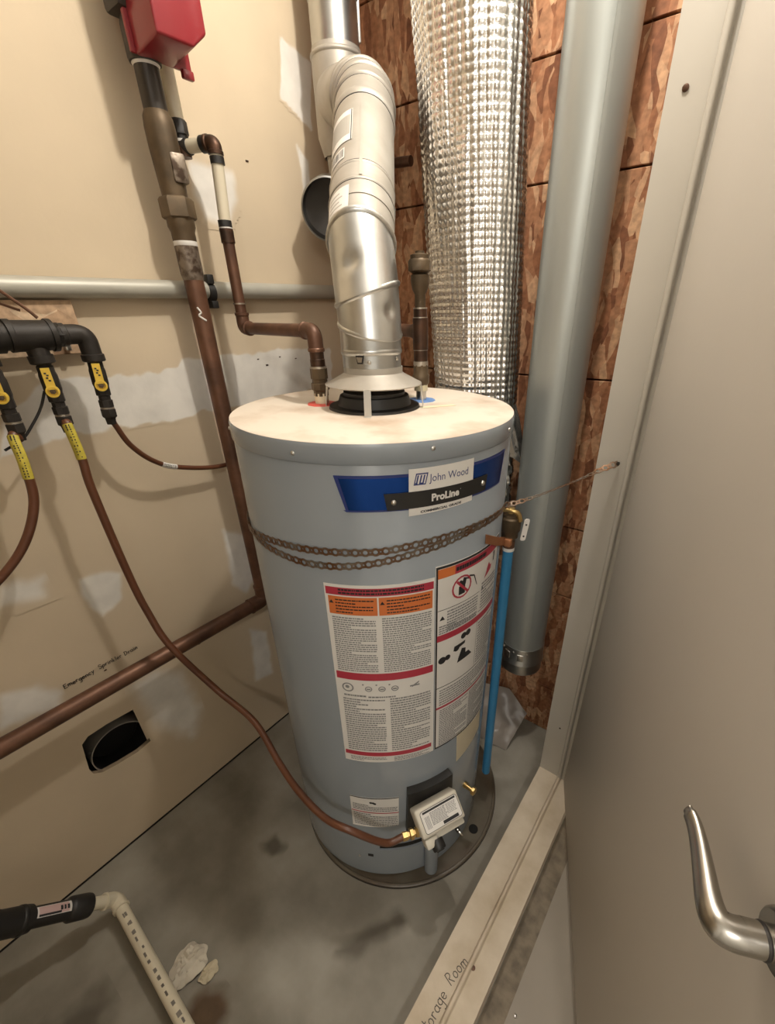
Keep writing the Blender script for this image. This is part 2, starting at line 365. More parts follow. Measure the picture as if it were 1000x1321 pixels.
patch([(-1.02, -.30), (-.80, -.33), (-.78, -.20), (-.98, -.14)], 35, .012, .06, .0006, M_DAMP)
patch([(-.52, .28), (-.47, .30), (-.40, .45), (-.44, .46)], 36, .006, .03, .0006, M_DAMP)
m = MB(); m.box((WX + .0015, .2, .0025), (.004, 2.6, .005)); struct('floor_gap', m, M_BLACK, 'dark gap along the foot of the drywall', parent=wl)
m = MB()
for y, z, s in ((.975, 1.97, .004), (.865, 1.94, .003), (.88, 1.905, .003), (.205, .690, .003), (.47, .60, .003), (.93, 1.45, .004), (.90, 1.47, .003), (.985, 1.47, .003), (1.05, 1.46, .003)):
    m.box((WX + .001, y, z), (.003, s * 2.2, s), bev=.0008)
struct('nail_mark', m, M_COPDARK, 'small rust marks dotted over the drywall', parent=wl)['kind'] = 'stuff'
# back wall of strand board panels with open joints
m = MB(); m.box((-.84, BY + .06, CH / 2), (1.42, .06, CH)); wb = struct('wall_back', m, M_BLACK, 'back wall sheathed in reddish brown strand board')
zs = [0, .235, .690, .957, 1.42, 1.88, 2.115, 2.345, CH]
for i in range(len(zs) - 1):
    m = MB(); dz = (zs[i + 1] - zs[i]); x0, x1 = -1.298, -.10
    m.box(((x0 + x1) / 2, BY + .015 + random.uniform(0, .002), (zs[i] + zs[i + 1]) / 2), (x1 - x0, .03, dz - .0045), bev=.0015, seg=1)
    struct('strand_board_panel', m, M_OSB, parent=wb)
# right partition, frame, sill
m = MB(); m.box((-.165, 1.40, CH / 2), (.07, .55, CH)); struct('wall_right', m, M_PAINT)
m = MB(); m.box((-.165, -.785, CH / 2), (.07, 1.03, CH)); struct('wall_near', m, M_CEIL)  # unseen wall; its edge is set to shade the lower left
m = MB(); m.box((-.7, -1.32, CH / 2), (1.3, .06, CH)); struct('wall_front', m, M_DRY)
m = MB(); m.box((1.78, .1, CH / 2), (.06, 2.9, CH)); struct('wall_corridor', m, M_CEIL)
m = MB(); m.box((.84, 1.50, CH / 2), (1.9, .06, CH)); struct('wall_corridor_end', m, M_CEIL)
m = MB(); m.box((.84, -1.32, CH / 2), (1.9, .06, CH)); struct('wall_corridor_front', m, M_CEIL)
def frame_profile(a, b, up, length_dir, L):
    """Frame section: flat face, round-nosed stop bead, rebate. a..b across, 'up' towards the opening."""
    pr = [(0, 0), (.068, 0)]
    for k in range(9): t = k / 8 * pi; pr.append((.0745 - .0065 * cos(t), .012 * sin(t) ** .6))
    pr += [(.083, -.002), (.134, -.002), (.134, -.035), (0, -.035)]
    a = Vector(a); b = Vector(b); up = Vector(up)
    return [a + b * x + up * y for x, y in pr]
JX, JY = -.264, 1.092
m = MB(); m.prism(frame_profile((JX, JY, .086), (1, 0, 0), (0, -1, 0), None, None), (0, 0, 2.2))
tj = struct('trim_1', m, M_PAINT, 'beige painted door jamb with rounded stop bead', smooth=True)
m = MB(); m.lathe([(.0055, 0), (.0055, .002), (.003, .003)], (-.2335, JY, 1.925), (0, -1, 0), seg=12); m.build('screw', M_COPDARK, tj)
m = MB(); m.lathe([(.003, 0), (.003, .001)], (-.222, JY, .33), (0, -1, 0), seg=10); m.build('screw', M_COPDARK, tj)
m = MB(); m.prism(frame_profile((JX, -1.0, .090), (1, 0, 0), (0, 0, 1), None, None), (0, 2.092, 0))
m.box((-.197, .046, .028), (.130, 2.092, .056))
ts = struct('trim_2', m, M_SILL, 'scuffed beige wooden sill across the closet opening', smooth=True)
m = MB(); m.lathe([(.006, 0), (.006, .0012), (.003, .0015)], (-.181, .452, .089), (0, 0, 1), seg=12); m.build('screw', M_COPDARK, ts)
# handwriting: simple pen strokes on a 1 x 1 cell (x right, y up)
def arc(cx, cy, rx, ry, a0, a1, n=8): return [(cx + rx * cos(rad(a0 + (a1 - a0) * i / n)), cy + ry * sin(rad(a0 + (a1 - a0) * i / n))) for i in range(n + 1)]
GL = {
 'S': (.62, [arc(.3, .76, .25, .22, 30, 260) + arc(.28, .26, .27, .26, 80, -150)]), 't': (.4, [[(.2, .95), (.17, .1), (.3, 0)], [(0, .62), (.38, .66)]]),
 'o': (.5, [arc(.22, .26, .2, .26, 90, 450)]), 'r': (.42, [[(.05, .5), (.07, 0)], [(.07, .3)] + arc(.22, .34, .15, .17, 160, 40, 5)]),
 'a': (.52, [arc(.22, .25, .2, .25, 50, 360), [(.41, .5), (.41, .08), (.5, 0)]]), 'g': (.5, [arc(.22, .25, .2, .24, 50, 400), [(.41, .5), (.38, -.3)] + arc(.22, -.3, .16, .16, 0, -150, 6)]),
 'e': (.5, [[(.04, .26), (.4, .3)] + arc(.22, .27, .2, .26, 10, 320)]), 'R': (.66, [[(.1, .95), (.08, 0)], [(.1, .93)] + arc(.22, .72, .27, .23, 80, -90) + [(.52, 0)]]),
 'm': (.72, [[(.05, .5), (.05, 0)], [(.05, .3)] + arc(.19, .36, .13, .15, 160, 0, 5) + [(.33, 0)], [(.33, .3)] + arc(.47, .36, .13, .15, 160, 0, 5) + [(.62, 0)]]),
 'E': (.6, [[(.5, .92), (.08, .9), (.06, .02), (.52, 0)], [(.07, .48), (.42, .5)]]), 'n': (.5, [[(.05, .5), (.05, 0)], [(.05, .3)] + arc(.22, .34, .16, .17, 160, 0, 5) + [(.39, 0)]]),
 'c': (.45, [arc(.23, .26, .2, .26, 50, 310)]), 'y': (.5, [[(.05, .5), (.2, .1)], [(.42, .52), (.1, -.42)]]), 'p': (.5, [[(.05, .5), (.03, -.42)], arc(.22, .25, .2, .25, 150, -150)]),
 'i': (.25, [[(.1, .5), (.11, 0)], [(.1, .72), (.115, .76)]]), 'k': (.48, [[(.06, .95), (.05, 0)], [(.38, .5), (.07, .22), (.4, 0)]]), 'l': (.25, [[(.1, .95), (.11, 0)]]),
 'D': (.66, [[(.08, .92), (.06, 0)], [(.0, .92)] + arc(.12, .46, .42, .46, 85, -90)]), ' ': (.45, []), 'h': (.5, [[(.06, .95), (.05, 0)]])}
def handwrite(name, body, o, ux, uy, size, pen, nrm, mtl, parent, jit=0.):
    m = MB(); x = 0.; o = Vector(o); ux = Vector(ux).normalized(); uy = Vector(uy).normalized(); nrm = Vector(nrm)
    for ch in body:
        w, ss = GL[ch]; jy = random.uniform(-jit, jit)
        for st in ss:
            pth = [o + ux * (x + px * size) + uy * ((py + jy) * size) for px, py in st]
            for a, b in zip(pth, pth[1:]):
                d = (b - a); 
                if d.length < 1e-6: continue
                s = d.normalized().cross(nrm).normalized() * pen; e = d.normalized() * pen * .5
                m.add([a - e - s, b + e - s, b + e + s, a - e + s], [(0, 1, 2, 3)])
        x += (w + .06) * size
    return m.build(name, mtl, parent, smooth=False)
M_PEN = mat('marker_ink', (.07, .06, .05), .6, var=0)
# sill writing runs along the sill
handwrite('handwriting', 'Storage', (-.2075, .272, .0906), (.0, 1, 0), (-1, 0, 0), .0258, .0010, (0, 0, 1), M_PEN, ts, .05)
handwrite('handwriting', 'Room', (-.2095, .388, .0906), (.22, .97, 0), (-.97, .22, 0), .0265, .0010, (0, 0, 1), M_PEN, ts, .05)
handwrite('handwriting', 'Emergency', (WX + .0012, .106, .700), (0, 1, .02), (0, 0, 1), .0145, .0011, (1, 0, 0), M_PEN, wl, .08)
handwrite('handwriting', 'Sprinkler', (WX + .0012, .193, .704), (0, 1, 0), (0, 0, 1), .0140, .0010, (1, 0, 0), M_PEN, wl, .08)
handwrite('handwriting', 'Drain', (WX + .0012, .262, .703), (0, 1, .05), (0, 0, 1), .0145, .0010, (1, 0, 0), M_PEN, wl, .08)

# ------------------------------------------------------------------ door
DA = Vector((-.171, 1.08, 0)); DU = Vector((.386, -.922, 0)).normalized(); DN = Vector((-.922, -.386, 0)).normalized()
def dp(u, z, off=0.): return DA + DU * u + DN * off + Vector((0, 0, z))
m = MB(); rot = Matrix((DU, DN, Vector((0, 0, 1)))).transposed()
m.box(dp(.453, 1.115, -.022), (.905, .044, 2.03), rot, bev=.002)
door = struct('door_1', m, M_DOOR, 'flat beige painted door standing open beside the closet', smooth=True)
LU, LZ = .832, 1.120
m = MB(); m.lathe([(.028, -.001), (.028, .004), (.0265, .008), (.0245, .010), (.012, .010)], dp(LU, LZ), DN, seg=40); m.build('rosette', M_SATIN, door)
m = MB(); m.tube([dp(LU, LZ, .004), dp(LU, LZ, .034)], .0138, 24)
lever = MB()
cpts = [dp(LU, LZ, .030), dp(LU, LZ, .042), dp(LU - .003, LZ, .050), dp(LU - .010, LZ + .0005, .0535), dp(LU - .024, LZ + .001, .0535), dp(LU - .045, LZ + .002, .0510), dp(LU - .068, LZ + .003, .0485), dp(LU - .088, LZ + .0045, .0480), dp(LU - .103, LZ + .006, .0505)]
P = bez(cpts, 6); rs = []
for i, p in enumerate(P):
    t = (P[min(i + 1, len(P) - 1)] - P[max(i - 1, 0)]).normalized(); s = i / (len(P) - 1)
    a = .0138 - .0085 * max(0, (s - .25) / .75); b = .0138 - .0035 * max(0, (s - .3) / .7)
    if s > .96: a *= .7; b *= .8
    up = Vector((0, 0, 1)); up = (up - t * up.dot(t)).normalized(); sd = t.cross(up)
    rs.append([p + sd * a * cos(2 * pi * k / 20) + up * b * sin(2 * pi * k / 20) for k in range(20)])
lever.rings(rs); m.v += []; 
k = len(m.v); m.v += lever.v; m.f += [tuple(i + k for i in f) for f in lever.f]; m.m += lever.m
tag(m.build('lever_handle', M_SATIN, door), 'satin metal lever handle')
m = MB(); m.lathe([(.0140, .017), (.0146, .018), (.0146, .0195), (.0140, .0205)], dp(LU, LZ), DN, seg=24); m.build('spindle_collar', M_BLKIRON, door)

# ------------------------------------------------------------------ water heater
B0 = Vector((-.713, .760, 0)); AX = (Vector((-.698, .774, 1.404)) - B0).normalized()
XL = Vector((.713, -.76, 0)); XL = (XL - AX * XL.dot(AX)).normalized(); YL = AX.cross(XL)
TM = Matrix(((XL.x, YL.x, AX.x, B0.x), (XL.y, YL.y, AX.y, B0.y), (XL.z, YL.z, AX.z, B0.z), (0, 0, 0, 1)))
TR = .316
tank = thing('water_heater', 'tall grey cylindrical gas water heater with dusty beige top and warning labels', 'water heater', mtx=TM)
def cy(th, z, r=TR): t = rad(th); return Vector((r * cos(t), r * sin(t), z))
def tb(m, name, mats, parent=tank, **k): return m.build(name, mats, parent, local=True, **k)
m = MB(); m.lathe([(TR - .004, .012), (TR, .016), (TR, 1.364), (TR - .003, 1.368)], (0, 0, 0), seg=128); tb(m, 'tank_body', M_TANK)
m = MB(); m.lathe([(TR + .0025, 1.366), (TR + .0035, 1.368), (TR + .0035, 1.396), (TR + .001, 1.4025)], (0, 0, 0), seg=128, cap=False); tb(m, 'lid_skirt', M_TANK)
m = MB(); m.lathe([(TR + .0012, 1.3995), (TR + .0010, 1.4030), (TR - .004, 1.4045), (.2, 1.4050), (.05, 1.405)], (0, 0, 0), seg=128); tag(tb(m, 'tank_top', M_TOP), 'dusty beige tank top')
for th, z, r in ((-28.6, 1.3815, TR + .003), (16.6, 1.389, TR + .003), (57.7, 1.384, TR + .003), (-75, 1.383, TR + .003)):
    m = MB(); d = cy(th, 0, 1); m.lathe([(.0042, 0), (.0040, .0015), (.0022, .003), (.0005, .0034)], cy(th, z, r), d, seg=14); tb(m, 'lid_screw', M_STEEL)
# curved label helpers (t = degrees around the tank, z = height)
def cq(m, q, r, mi=0, n=None):
    (a0, b0), (a1, b1), (a2, b2), (a3, b3) = q   # bottom-left, bottom-right, top-right, top-left
    n = n or max(1, int(abs(a1 - a0) / 2.0) + 1)
    for i in range(n):
        s, t = i / n, (i + 1) / n
        def bl(s): return (a0 + (a1 - a0) * s, b0 + (b1 - b0) * s)
        def tp(s): return (a3 + (a2 - a3) * s, b3 + (b2 - b3) * s)
        m.quad(cy(*bl(s), r), cy(*bl(t), r), cy(*tp(t), r), cy(*tp(s), r), mi)
def crect(m, t0, t1, z0, z1, r, mi=0): cq(m, ((t0, z0), (t1, z0), (t1, z1), (t0, z1)), r, mi)
def cplate(m, q, r, th=.0008, mi=0):
    n = max(2, int(abs(q[1][0] - q[0][0]) / 2) + 1); rings = []
    (a0, b0), (a1, b1), (a2, b2), (a3, b3) = q
    for i in range(n + 1):
        s = i / n; bo = (a0 + (a1 - a0) * s, b0 + (b1 - b0) * s); to = (a3 + (a2 - a3) * s, b3 + (b2 - b3) * s)
        rings.append([cy(*bo, r), cy(*to, r), cy(*to, r - th), cy(*bo, r - th)])
    m.rings(rings, mi)
DEG = math.degrees(1 / TR)
def ctext(m, body, size, t0, z0, r, mi=0, slope=0., width=None, **k):
    vs, fs = text_geo(body, size, **k); w = max(v[0] for v in vs); f = (width / w) if width else 1.
    m.add([cy(t0 + x * f * DEG, z0 + y + slope * x * f, r) for x, y in vs], fs, mi)
def greek(m, t0, t1, z1, z0, rows, r, mi=0, fill=.55, para=.2, seed=0):
    rnd = random.Random(seed); dz = (z1 - z0) / rows
    for i in range(rows):
        z = z1 - dz * (i + .5); t = t0; end = t1 if rnd.random() > para else t0 + (t1 - t0) * rnd.uniform(.3, .8)
        while t < end - .3:
            w = min(rnd.uniform(.5, 1.6), end - t); m.quad(cy(t, z - dz * fill / 2, r), cy(t + w, z - dz * fill / 2, r), cy(t + w, z + dz * fill / 2, r), cy(t, z + dz * fill / 2, r), mi); t += w + .22
def tri(m, t, z, s, r, mi=0): m.add([cy(t - s / 2 * DEG, z, r), cy(t + s / 2 * DEG, z, r), cy(t, z + s * .85, r)], [(0, 1, 2)], mi)
def disc(m, t, z, s, r, mi=0, inner=0., n=18, sx=1.):
    for k in range(n):
        a, b = 2 * pi * k / n, 2 * pi * (k + 1) / n
        P = [cy(t + q * cos(w) * sx * DEG, z + q * sin(w), r) for q, w in ((inner, a), (s, a), (s, b), (inner, b))]
        if inner > 0: m.quad(*P, mi)
        else: m.add([P[0], P[1], P[2]], [(0, 1, 2)], mi)
# brand badge
m = MB(); cplate(m, ((-12.2, 1.278), (52.6, 1.278), (55.6, 1.3465), (-15.6, 1.3465)), TR + .0016, .0016); bd = tb(m, 'badge', M_BLUEF); tag(bd, 'dark blue metallic badge')
m = MB()
for q in (((-13.6, 1.3415), (55.3, 1.3415), (55.6, 1.3465), (-15.6, 1.3465)), ((-12.2, 1.278), (52.6, 1.278), (52.9, 1.2815), (-13.2, 1.2815)), ((-12.2, 1.278), (-11.2, 1.278), (-14.2, 1.3465), (-15.6, 1.3465)), ((52, 1.278), (52.6, 1.278), (55.6, 1.3465), (54.6, 1.3465))): cq(m, q, TR + .0019)
tb(m, 'badge_border', M_NAVY, bd)
m = MB(); cplate(m, ((8.4, 1.265), (33.6, 1.271), (33.4, 1.3565), (8.5, 1.355)), TR + .0026, .001); tb(m, 'name_plate', M_WHITE, bd)
m = MB(); cplate(m, ((1.2, 1.280), (40.6, 1.283), (41.5, 1.3145), (.2, 1.3125)), TR + .0036, .001); tb(m, 'black_band', M_RUB, bd)
m = MB(); R0 = TR + .0030
ctext(m, 'John Wood', .0205, 15.6, 1.3285, R0, 0, width=.084)
tb(m, 'lettering', [M_NAVY, M_INK, M_WHITE], bd, smooth=False); m = MB()
ctext(m, 'COMMERCIAL GRADE', .0062, 12.4, 1.2695, R0, 1, slope=.035, width=.088, bold=.0003)
tb(m, 'lettering', [M_NAVY, M_INK, M_WHITE], bd, smooth=False); m = MB()
# emblem: slanted rounded lozenge with bars
def para(t0, t1, z0, z1, sl, r, mi): cq(m, ((t0, z0), (t1, z0), (t1 + sl, z1), (t0 + sl, z1)), r, mi)
para(10.0, 14.2, 1.3245, 1.3465, .9, R0, 0); para(10.45, 13.9, 1.3268, 1.3442, .7, R0 + .0002, 2)
for t0 in (11.0, 12.1, 13.2): para(t0 - .28, t0 + .22, 1.3268, 1.3430, .65, R0 + .0004, 0)
para(10.5, 11.3, 1.3268, 1.3295, .1, R0 + .0004, 0); para(11.9, 13.3, 1.3268, 1.3290, .1, R0 + .0004, 0)
tb(m, 'emblem', [M_NAVY, M_INK, M_WHITE], bd, smooth=False)
m = MB(); ctext(m, 'ProLine', .0195, 16.2, 1.2905, TR + .0040, 0, width=.060, slope=.02, bold=.0008); ctext(m, '.', .012, 27.4, 1.303, TR + .0040, 0)
tb(m, 'lettering', M_WHITE, bd, smooth=False)
for th, z in ((3.4, 1.2955), (38.8, 1.2995)):
    m = MB(); m.lathe([(.0055, 0), (.005, .002), (.003, .0035), (.0008, .004)], cy(th, z, TR + .0036), cy(th, 0, 1), seg=16); tb(m, 'badge_screw', M_STEEL, bd)
# large instruction label
RL = TR + .0008; RP = TR + .0012; RQ = TR + .0015
m = MB(); cplate(m, ((-22.9, .570), (19.6, .574), (18.4, 1.1185), (-23.5, 1.117)), RL, .0007); l1 = tb(m, 'instruction_label', M_WHITE); tag(l1, 'large white instruction label with red bands')
m = MB(); ZT = 1.117; H1 = .546
def zv(v): return ZT - H1 * v
crect(m, -22.9, 18.0, zv(.046), zv(.012), RP, 0)
for v0, v1 in ((.432, .472), (.928, .955)): crect(m, -22.4, 18.4, zv(v1), zv(v0), RP, 0)
crect(m, -22.2, -3.7, zv(.135), zv(.052), RP, 1); crect(m, -3.1, 17.6, zv(.135), zv(.052), RP, 1)
tb(m, 'printed_bands', [M_LRED, M_LORA], l1, smooth=False)
m = MB()
for t in (-21.0, -1.8): tri(m, t, zv(.085), .010, RQ)
greek(m, -18, 14, zv(.014), zv(.042), 2, RQ, fill=.6, para=0, seed=3)
greek(m, -19.5, -5, zv(.06), zv(.13), 5, RQ, fill=.4, seed=5); greek(m, -.2, 16.6, zv(.06), zv(.13), 5, RQ, fill=.4, seed=6)
tb(m, 'heading_print', M_INK, l1, smooth=False)['kind'] = 'stuff'
m = MB()
greek(m, -21.4, -4.6, zv(.145), zv(.425), 26, RP, fill=.55, seed=1); greek(m, -2.2, 17.4, zv(.145), zv(.425), 26, RP, fill=.55, seed=2)
greek(m, -20.6, -2.6, zv(.58), zv(.92), 24, RP, fill=.55, seed=8); greek(m, -.4, 17.6, zv(.575), zv(.92), 24, RP, fill=.55, seed=9)
greek(m, -20, -3, zv(.962), zv(.992), 3, RP, seed=10); greek(m, .4, 17.4, zv(.962), zv(.992), 3, RP, seed=11)
greek(m, -20, -10, zv(.555), zv(.572), 1, RP, seed=12); greek(m, -9.5, 2, zv(.56), zv(.575), 1, RP, seed=13)
tb(m, 'fine_print', M_GREY, l1, smooth=False)['kind'] = 'stuff'
m = MB(); disc(m, -18, zv(.518), .014, RP, inner=.0105); disc(m, -18.2, zv(.515), .005, RP)
for t in (-9.2, -3.6, 1.8):
    disc(m, t, zv(.52), .0085, RP, inner=.006); crect(m, t - .8, t + .8, zv(.525), zv(.517), RP); crect(m, t - 2.6, t - 1.9, zv(.50), zv(.492), RP)
crect(m, 8.2, 12.4, zv(.525), zv(.517), RP); cq(m, ((9, zv(.53)), (12, zv(.51)), (12.2, zv(.5)), (9.2, zv(.52))), RP)
tb(m, 'dial_drawings', M_GREY, l1, smooth=False)
# hazard label to the right
m = MB(); cplate(m, ((20.2, .578), (59.5, .566), (60.4, 1.139), (18.7, 1.1425)), RL, .0007); l2 = tb(m, 'hazard_label', M_WHITE); tag(l2, 'tall white hazard label framed in black')
m = MB(); Z2 = 1.139; H2 = .565
def zw(v): return Z2 - H2 * v
def bar(t0, t1, v0, v1, mi): crect(m, t0, t1, zw(v1), zw(v0), RP, mi)
bar(18.9, 60, -.002, .008, 2); cq(m, ((20.2, zw(.993)), (20.9, zw(.993)), (19.7, zw(0)), (18.9, zw(0))), RP, 2); bar(20.2, 59.4, .988, .997, 2); bar(59.4, 59.9, 0, .99, 2)
bar(19.6, 27.5, .010, .050, 1); bar(27.5, 59.4, .010, .050, 0)
bar(20, 59.4, .318, .350, 0); bar(20, 59.4, .725, .737, 0)
bar(20, 59.4, .605, .609, 2); bar(20, 43, .195, .1975, 2); bar(43, 59.4, .300, .303, 2); bar(43.1, 43.3, .35, .60, 2)
disc(m, 31.5, zw(.120), .029, RQ, 0, inner=.0245)
cq(m, ((28.2, zw(.092)), (29.0, zw(.085)), (35.0, zw(.148)), (34.2, zw(.155))), RQ + .0003, 0)
tri(m, 49.5, zw(.115), .02, RQ, 0); cq(m, ((46, zw(.15)), (51.5, zw(.125)), (52, zw(.105)), (49, zw(.10))), RQ, 0)
tb(m, 'printed_bands', [M_LRED, M_LORA, M_INK], l2, smooth=False)
m = MB()
cq(m, ((29.8, zw(.155)), (33.2, zw(.155)), (33.2, zw(.115)), (29.8, zw(.115))), RP); cq(m, ((31, zw(.115)), (33.4, zw(.115)), (33.8, zw(.09)), (32.2, zw(.08))), RP); disc(m, 30.6, zw(.100), .006, RP)
for a, b in ((32.5, 35.5), (35.5, 38.5)): cq(m, ((a, zw(.09 - .0)), (b, zw(.10)), (b, zw(.093)), (a, zw(.082))), RP)
cq(m, ((38.2, zw(.10)), (40.4, zw(.15)), (40.8, zw(.15)), (38.7, zw(.095))), RP)
disc(m, 54.5, zw(.062), .0045, RP); cq(m, ((53.6, zw(.10)), (54.8, zw(.10)), (55.2, zw(.068)), (54, zw(.068))), RP)
tri(m, 22.2, zw(.245), .014, RP); tri(m, 45.2, zw(.20), .012, RP)
for t, v, s in ((22.8, .455, .0105), (25.6, .45, .008), (34.2, .375, .009), (37, .372, .009), (30.4, .425, .009)): disc(m, t, zw(v), s, RP)
cq(m, ((28.6, zw(.435)), (35.2, zw(.42)), (35.4, zw(.405)), (29, zw(.41))), RP); cq(m, ((31, zw(.51)), (40.5, zw(.505)), (38, zw(.475)), (32, zw(.48))), RP); cq(m, ((31.5, zw(.49)), (36, zw(.48)), (36, zw(.45)), (33.5, zw(.44))), RP, 0)
greek(m, 28, 46, zw(.014), zw(.046), 1, RP + .0005, fill=.55, para=0, seed=21)
tb(m, 'pictograms', M_INK, l2, smooth=False)
m = MB()
greek(m, 24.5, 42, zw(.205), zw(.312), 8, RP, seed=22); greek(m, 20.8, 42, zw(.27), zw(.315), 4, RP, seed=23); greek(m, 44.5, 58, zw(.16), zw(.295), 9, RP, seed=24)
greek(m, 44.2, 58.5, zw(.36), zw(.595), 16, RP, seed=25); greek(m, 22, 58, zw(.62), zw(.72), 7, RP, seed=26)
greek(m, 22.4, 40, zw(.745), zw(.985), 20, RP, seed=27); greek(m, 41, 58, zw(.745), zw(.985), 20, RP, seed=28)
tb(m, 'fine_print', M_GREY, l2, smooth=False)['kind'] = 'stuff'
# inspection tag and lower data label
m = MB(); cplate(m, ((34.8, .462), (57.6, .487), (56.4, .566), (34.0, .585)), RL, .0007); lt = tb(m, 'inspection_tag', M_BUFF); tag(lt, 'blank buff coloured inspection tag')
m = MB(); cplate(m, ((-23.3, .271), (1.3, .284), (1.9, .4185), (-23.2, .4135)), RL, .0007); l3 = tb(m, 'data_label', M_WHITE); tag(l3, 'small white data label near the tank bottom')
m = MB(); crect(m, -23, 1.6, .3455, .3495, RP, 1); cq(m, ((-23.2, .4095), (1.9, .4145), (1.9, .4185), (-23.2, .4135)), RP, 0)
for t in (-12.4, -11.2, -10.4): disc(m, t, .392 + random.uniform(-.003, .003), .0045, RP, 0, n=8)
greek(m, -22, 1, .384, .354, 4, RP, 2, seed=31); greek(m, -22, 1, .342, .282, 7, RP, 2, seed=32)
tb(m, 'print', [M_INK, M_LRED, M_GREY], l3, smooth=False)
# burner access: dark slot, access door, side lug, air tube
m = MB(); cplate(m, ((-9.2, .048), (14.5, .048), (14.5, .166), (-9.2, .166)), TR + .006, .006); tag(tb(m, 'burner_door', M_TANK), 'plain grey burner access door')
m = MB(); cplate(m, ((-9.4, .168), (14.5, .168), (14.5, .185), (-9.4, .185)), TR + .0012, .001); tb(m, 'burner_slot', M_BLACK)
m = MB(); cplate(m, ((-16.4, .116), (-13.4, .116), (-13.4, .128), (-16.4, .128)), TR + .001, .001); tb(m, 'vent_slot', M_BLACK)
m = MB(); m.lathe([(.0032, 0), (.003, .002), (.001, .003)], cy(-21.5, .105, TR), cy(-21.5, 0, 1), seg=10); tb(m, 'base_screw', M_STEEL)
m = MB(); m.tube([cy(19, .014, TR + .012), cy(19, .20, TR + .012)], .022, 24); tag(tb(m, 'air_tube', M_TANK), 'rounded grey tube below the gas valve')
m = MB(); m.lathe([(.0095, 0), (.0095, .012), (.006, .012)], cy(44, .30, TR - .003), cy(44, 0, 1), seg=16); m.tube([cy(44, .30, TR + .005), cy(44, .298, TR + .034)], .0075, 14); m.lathe([(.013, .030), (.013, .038), (.009, .040)], cy(44, .298, TR), cy(44, 0, 1), seg=8); tag(tb(m, 'drain_cock', M_BRASS), 'small brass drain cock beside the gas valve')
# gas valve
m = MB(); cplate(m, ((5.0, .27), (29.5, .27), (29.0, .462), (6.0, .455)), TR + .022, .022); gp = tb(m, 'valve_backplate', M_RUB); tag(gp, 'black backplate behind the gas valve')
ET = cy(16.7 + 90, 0, 1); ER = cy(16.7, 0, 1); EZ = Vector((0, 0, 1)); GO = cy(16.7, .43, .400)
SL = rad(47); GV = EZ * cos(SL) - ER * sin(SL); GN = ER * cos(SL) + EZ * sin(SL); ROLL = .09
GU = ET * cos(ROLL) + GV * sin(ROLL); GW = -ET * sin(ROLL) + GV * cos(ROLL)
def gq(u, v, n): return GO + GU * u + GW * v + GN * n
grot = Matrix((GU, GW, GN)).transposed()
m = MB(); m.box(gq(0, 0, -.026), (.127, .072, .052), grot, bev=.006, seg=3)
m.box(gq(.004, -.042, -.032), (.112, .022, .034), grot, bev=.004); m.box(gq(-.042, -.052, -.030), (.036, .026, .040), grot, bev=.005)
m.box(gq(0, .0, -.065), (.085, .05, .05), grot, bev=.004)
gv = tb(m, 'gas_valve', M_VALVE); tag(gv, 'beige gas control valve with a printed cover')
def rrect(w, h, r, n=5):
    out = []
    for cx_, cy_, a in ((w / 2 - r, h / 2 - r, 0), (-w / 2 + r, h / 2 - r, 90), (-w / 2 + r, -h / 2 + r, 180), (w / 2 - r, -h / 2 + r, 270)):
        for k in range(n + 1): t = rad(a + 90 * k / n); out.append((cx_ + r * cos(t), cy_ + r * sin(t)))
    return out
m = MB(); pts = rrect(.110, .055, .007)
m.prism([gq(u + .003, v, 0) for u, v in pts], GN * .0008, 0)
m.prism([gq(u + .003, v, .0008) for u, v in rrect(.1075, .0525, .006)], GN * .0004, 1)
def gr(u0, u1, v0, v1, mi, n=.0014): m.quad(gq(u0 + .003, v0, n), gq(u1 + .003, v0, n), gq(u1 + .003, v1, n), gq(u0 + .003, v1, n), mi)
gr(-.048, .050, .0195, .0245, 0); gr(-.002, .044, -.0245, -.0165, 0)
for i in range(9):
    x = -.030
    while x < .012: w = random.uniform(.003, .008); gr(x, x + w, .0145 - i * .0036, .0166 - i * .0036, 2); x += w + .0015
for i in range(7):
    x = .018
    while x < .042: w = random.uniform(.003, .007); gr(x, x + w, .0145 - i * .0036, .0162 - i * .0036, 2); x += w + .0015
for i in range(4): gr(-.046 + i * .0035, -.0445 + i * .0035, -.018, .012, 2)
tb(m, 'cover_label', [M_INK, M_WHITE, M_GREY], gv, smooth=False)
m = MB(); kc = gq(-.028, -.066, -.022); kd = (-GW + GN * .35).normalized(); m.lathe([(.018, -.012), (.018, .010), (.0165, .013), (.010, .0135), (.010, .006)], kc, kd, seg=28); m.box(kc + kd * .012, (.022, .006, .012), grot, bev=.002); tb(m, 'control_knob', M_RUB, gv)
m = MB(); m.tube([gq(.034, -.052, -.03), gq(.036, -.066, -.02)], .006, 12); tb(m, 'igniter_button', M_RUB, gv)
m = MB(); m.tube(bez([gq(.034, -.058, -.02), gq(.038, -.070, -.016), gq(.042, -.078, -.022)]), .0022, 8); tb(m, 'pilot_tube', M_STEEL, gv)
IN0 = gq(-.060, -.022, -.040); IND = (-GU * .97 + GW * .18 + GN * .02).normalized()
m = MB(); m.lathe([(.013, 0), (.013, .010), (.010, .011), (.010, .016), (.0145, .017), (.0145, .026), (.009, .028), (.009, .032), (.0115, .033), (.0115, .046), (.007, .050)], IN0, IND, seg=6); tag(tb(m, 'inlet_union', M_BRASS, gv), 'brass flare union')
HOSE_END = TM @ (IN0 + IND * .044); HOSE_DIR = TM.to_3x3() @ IND
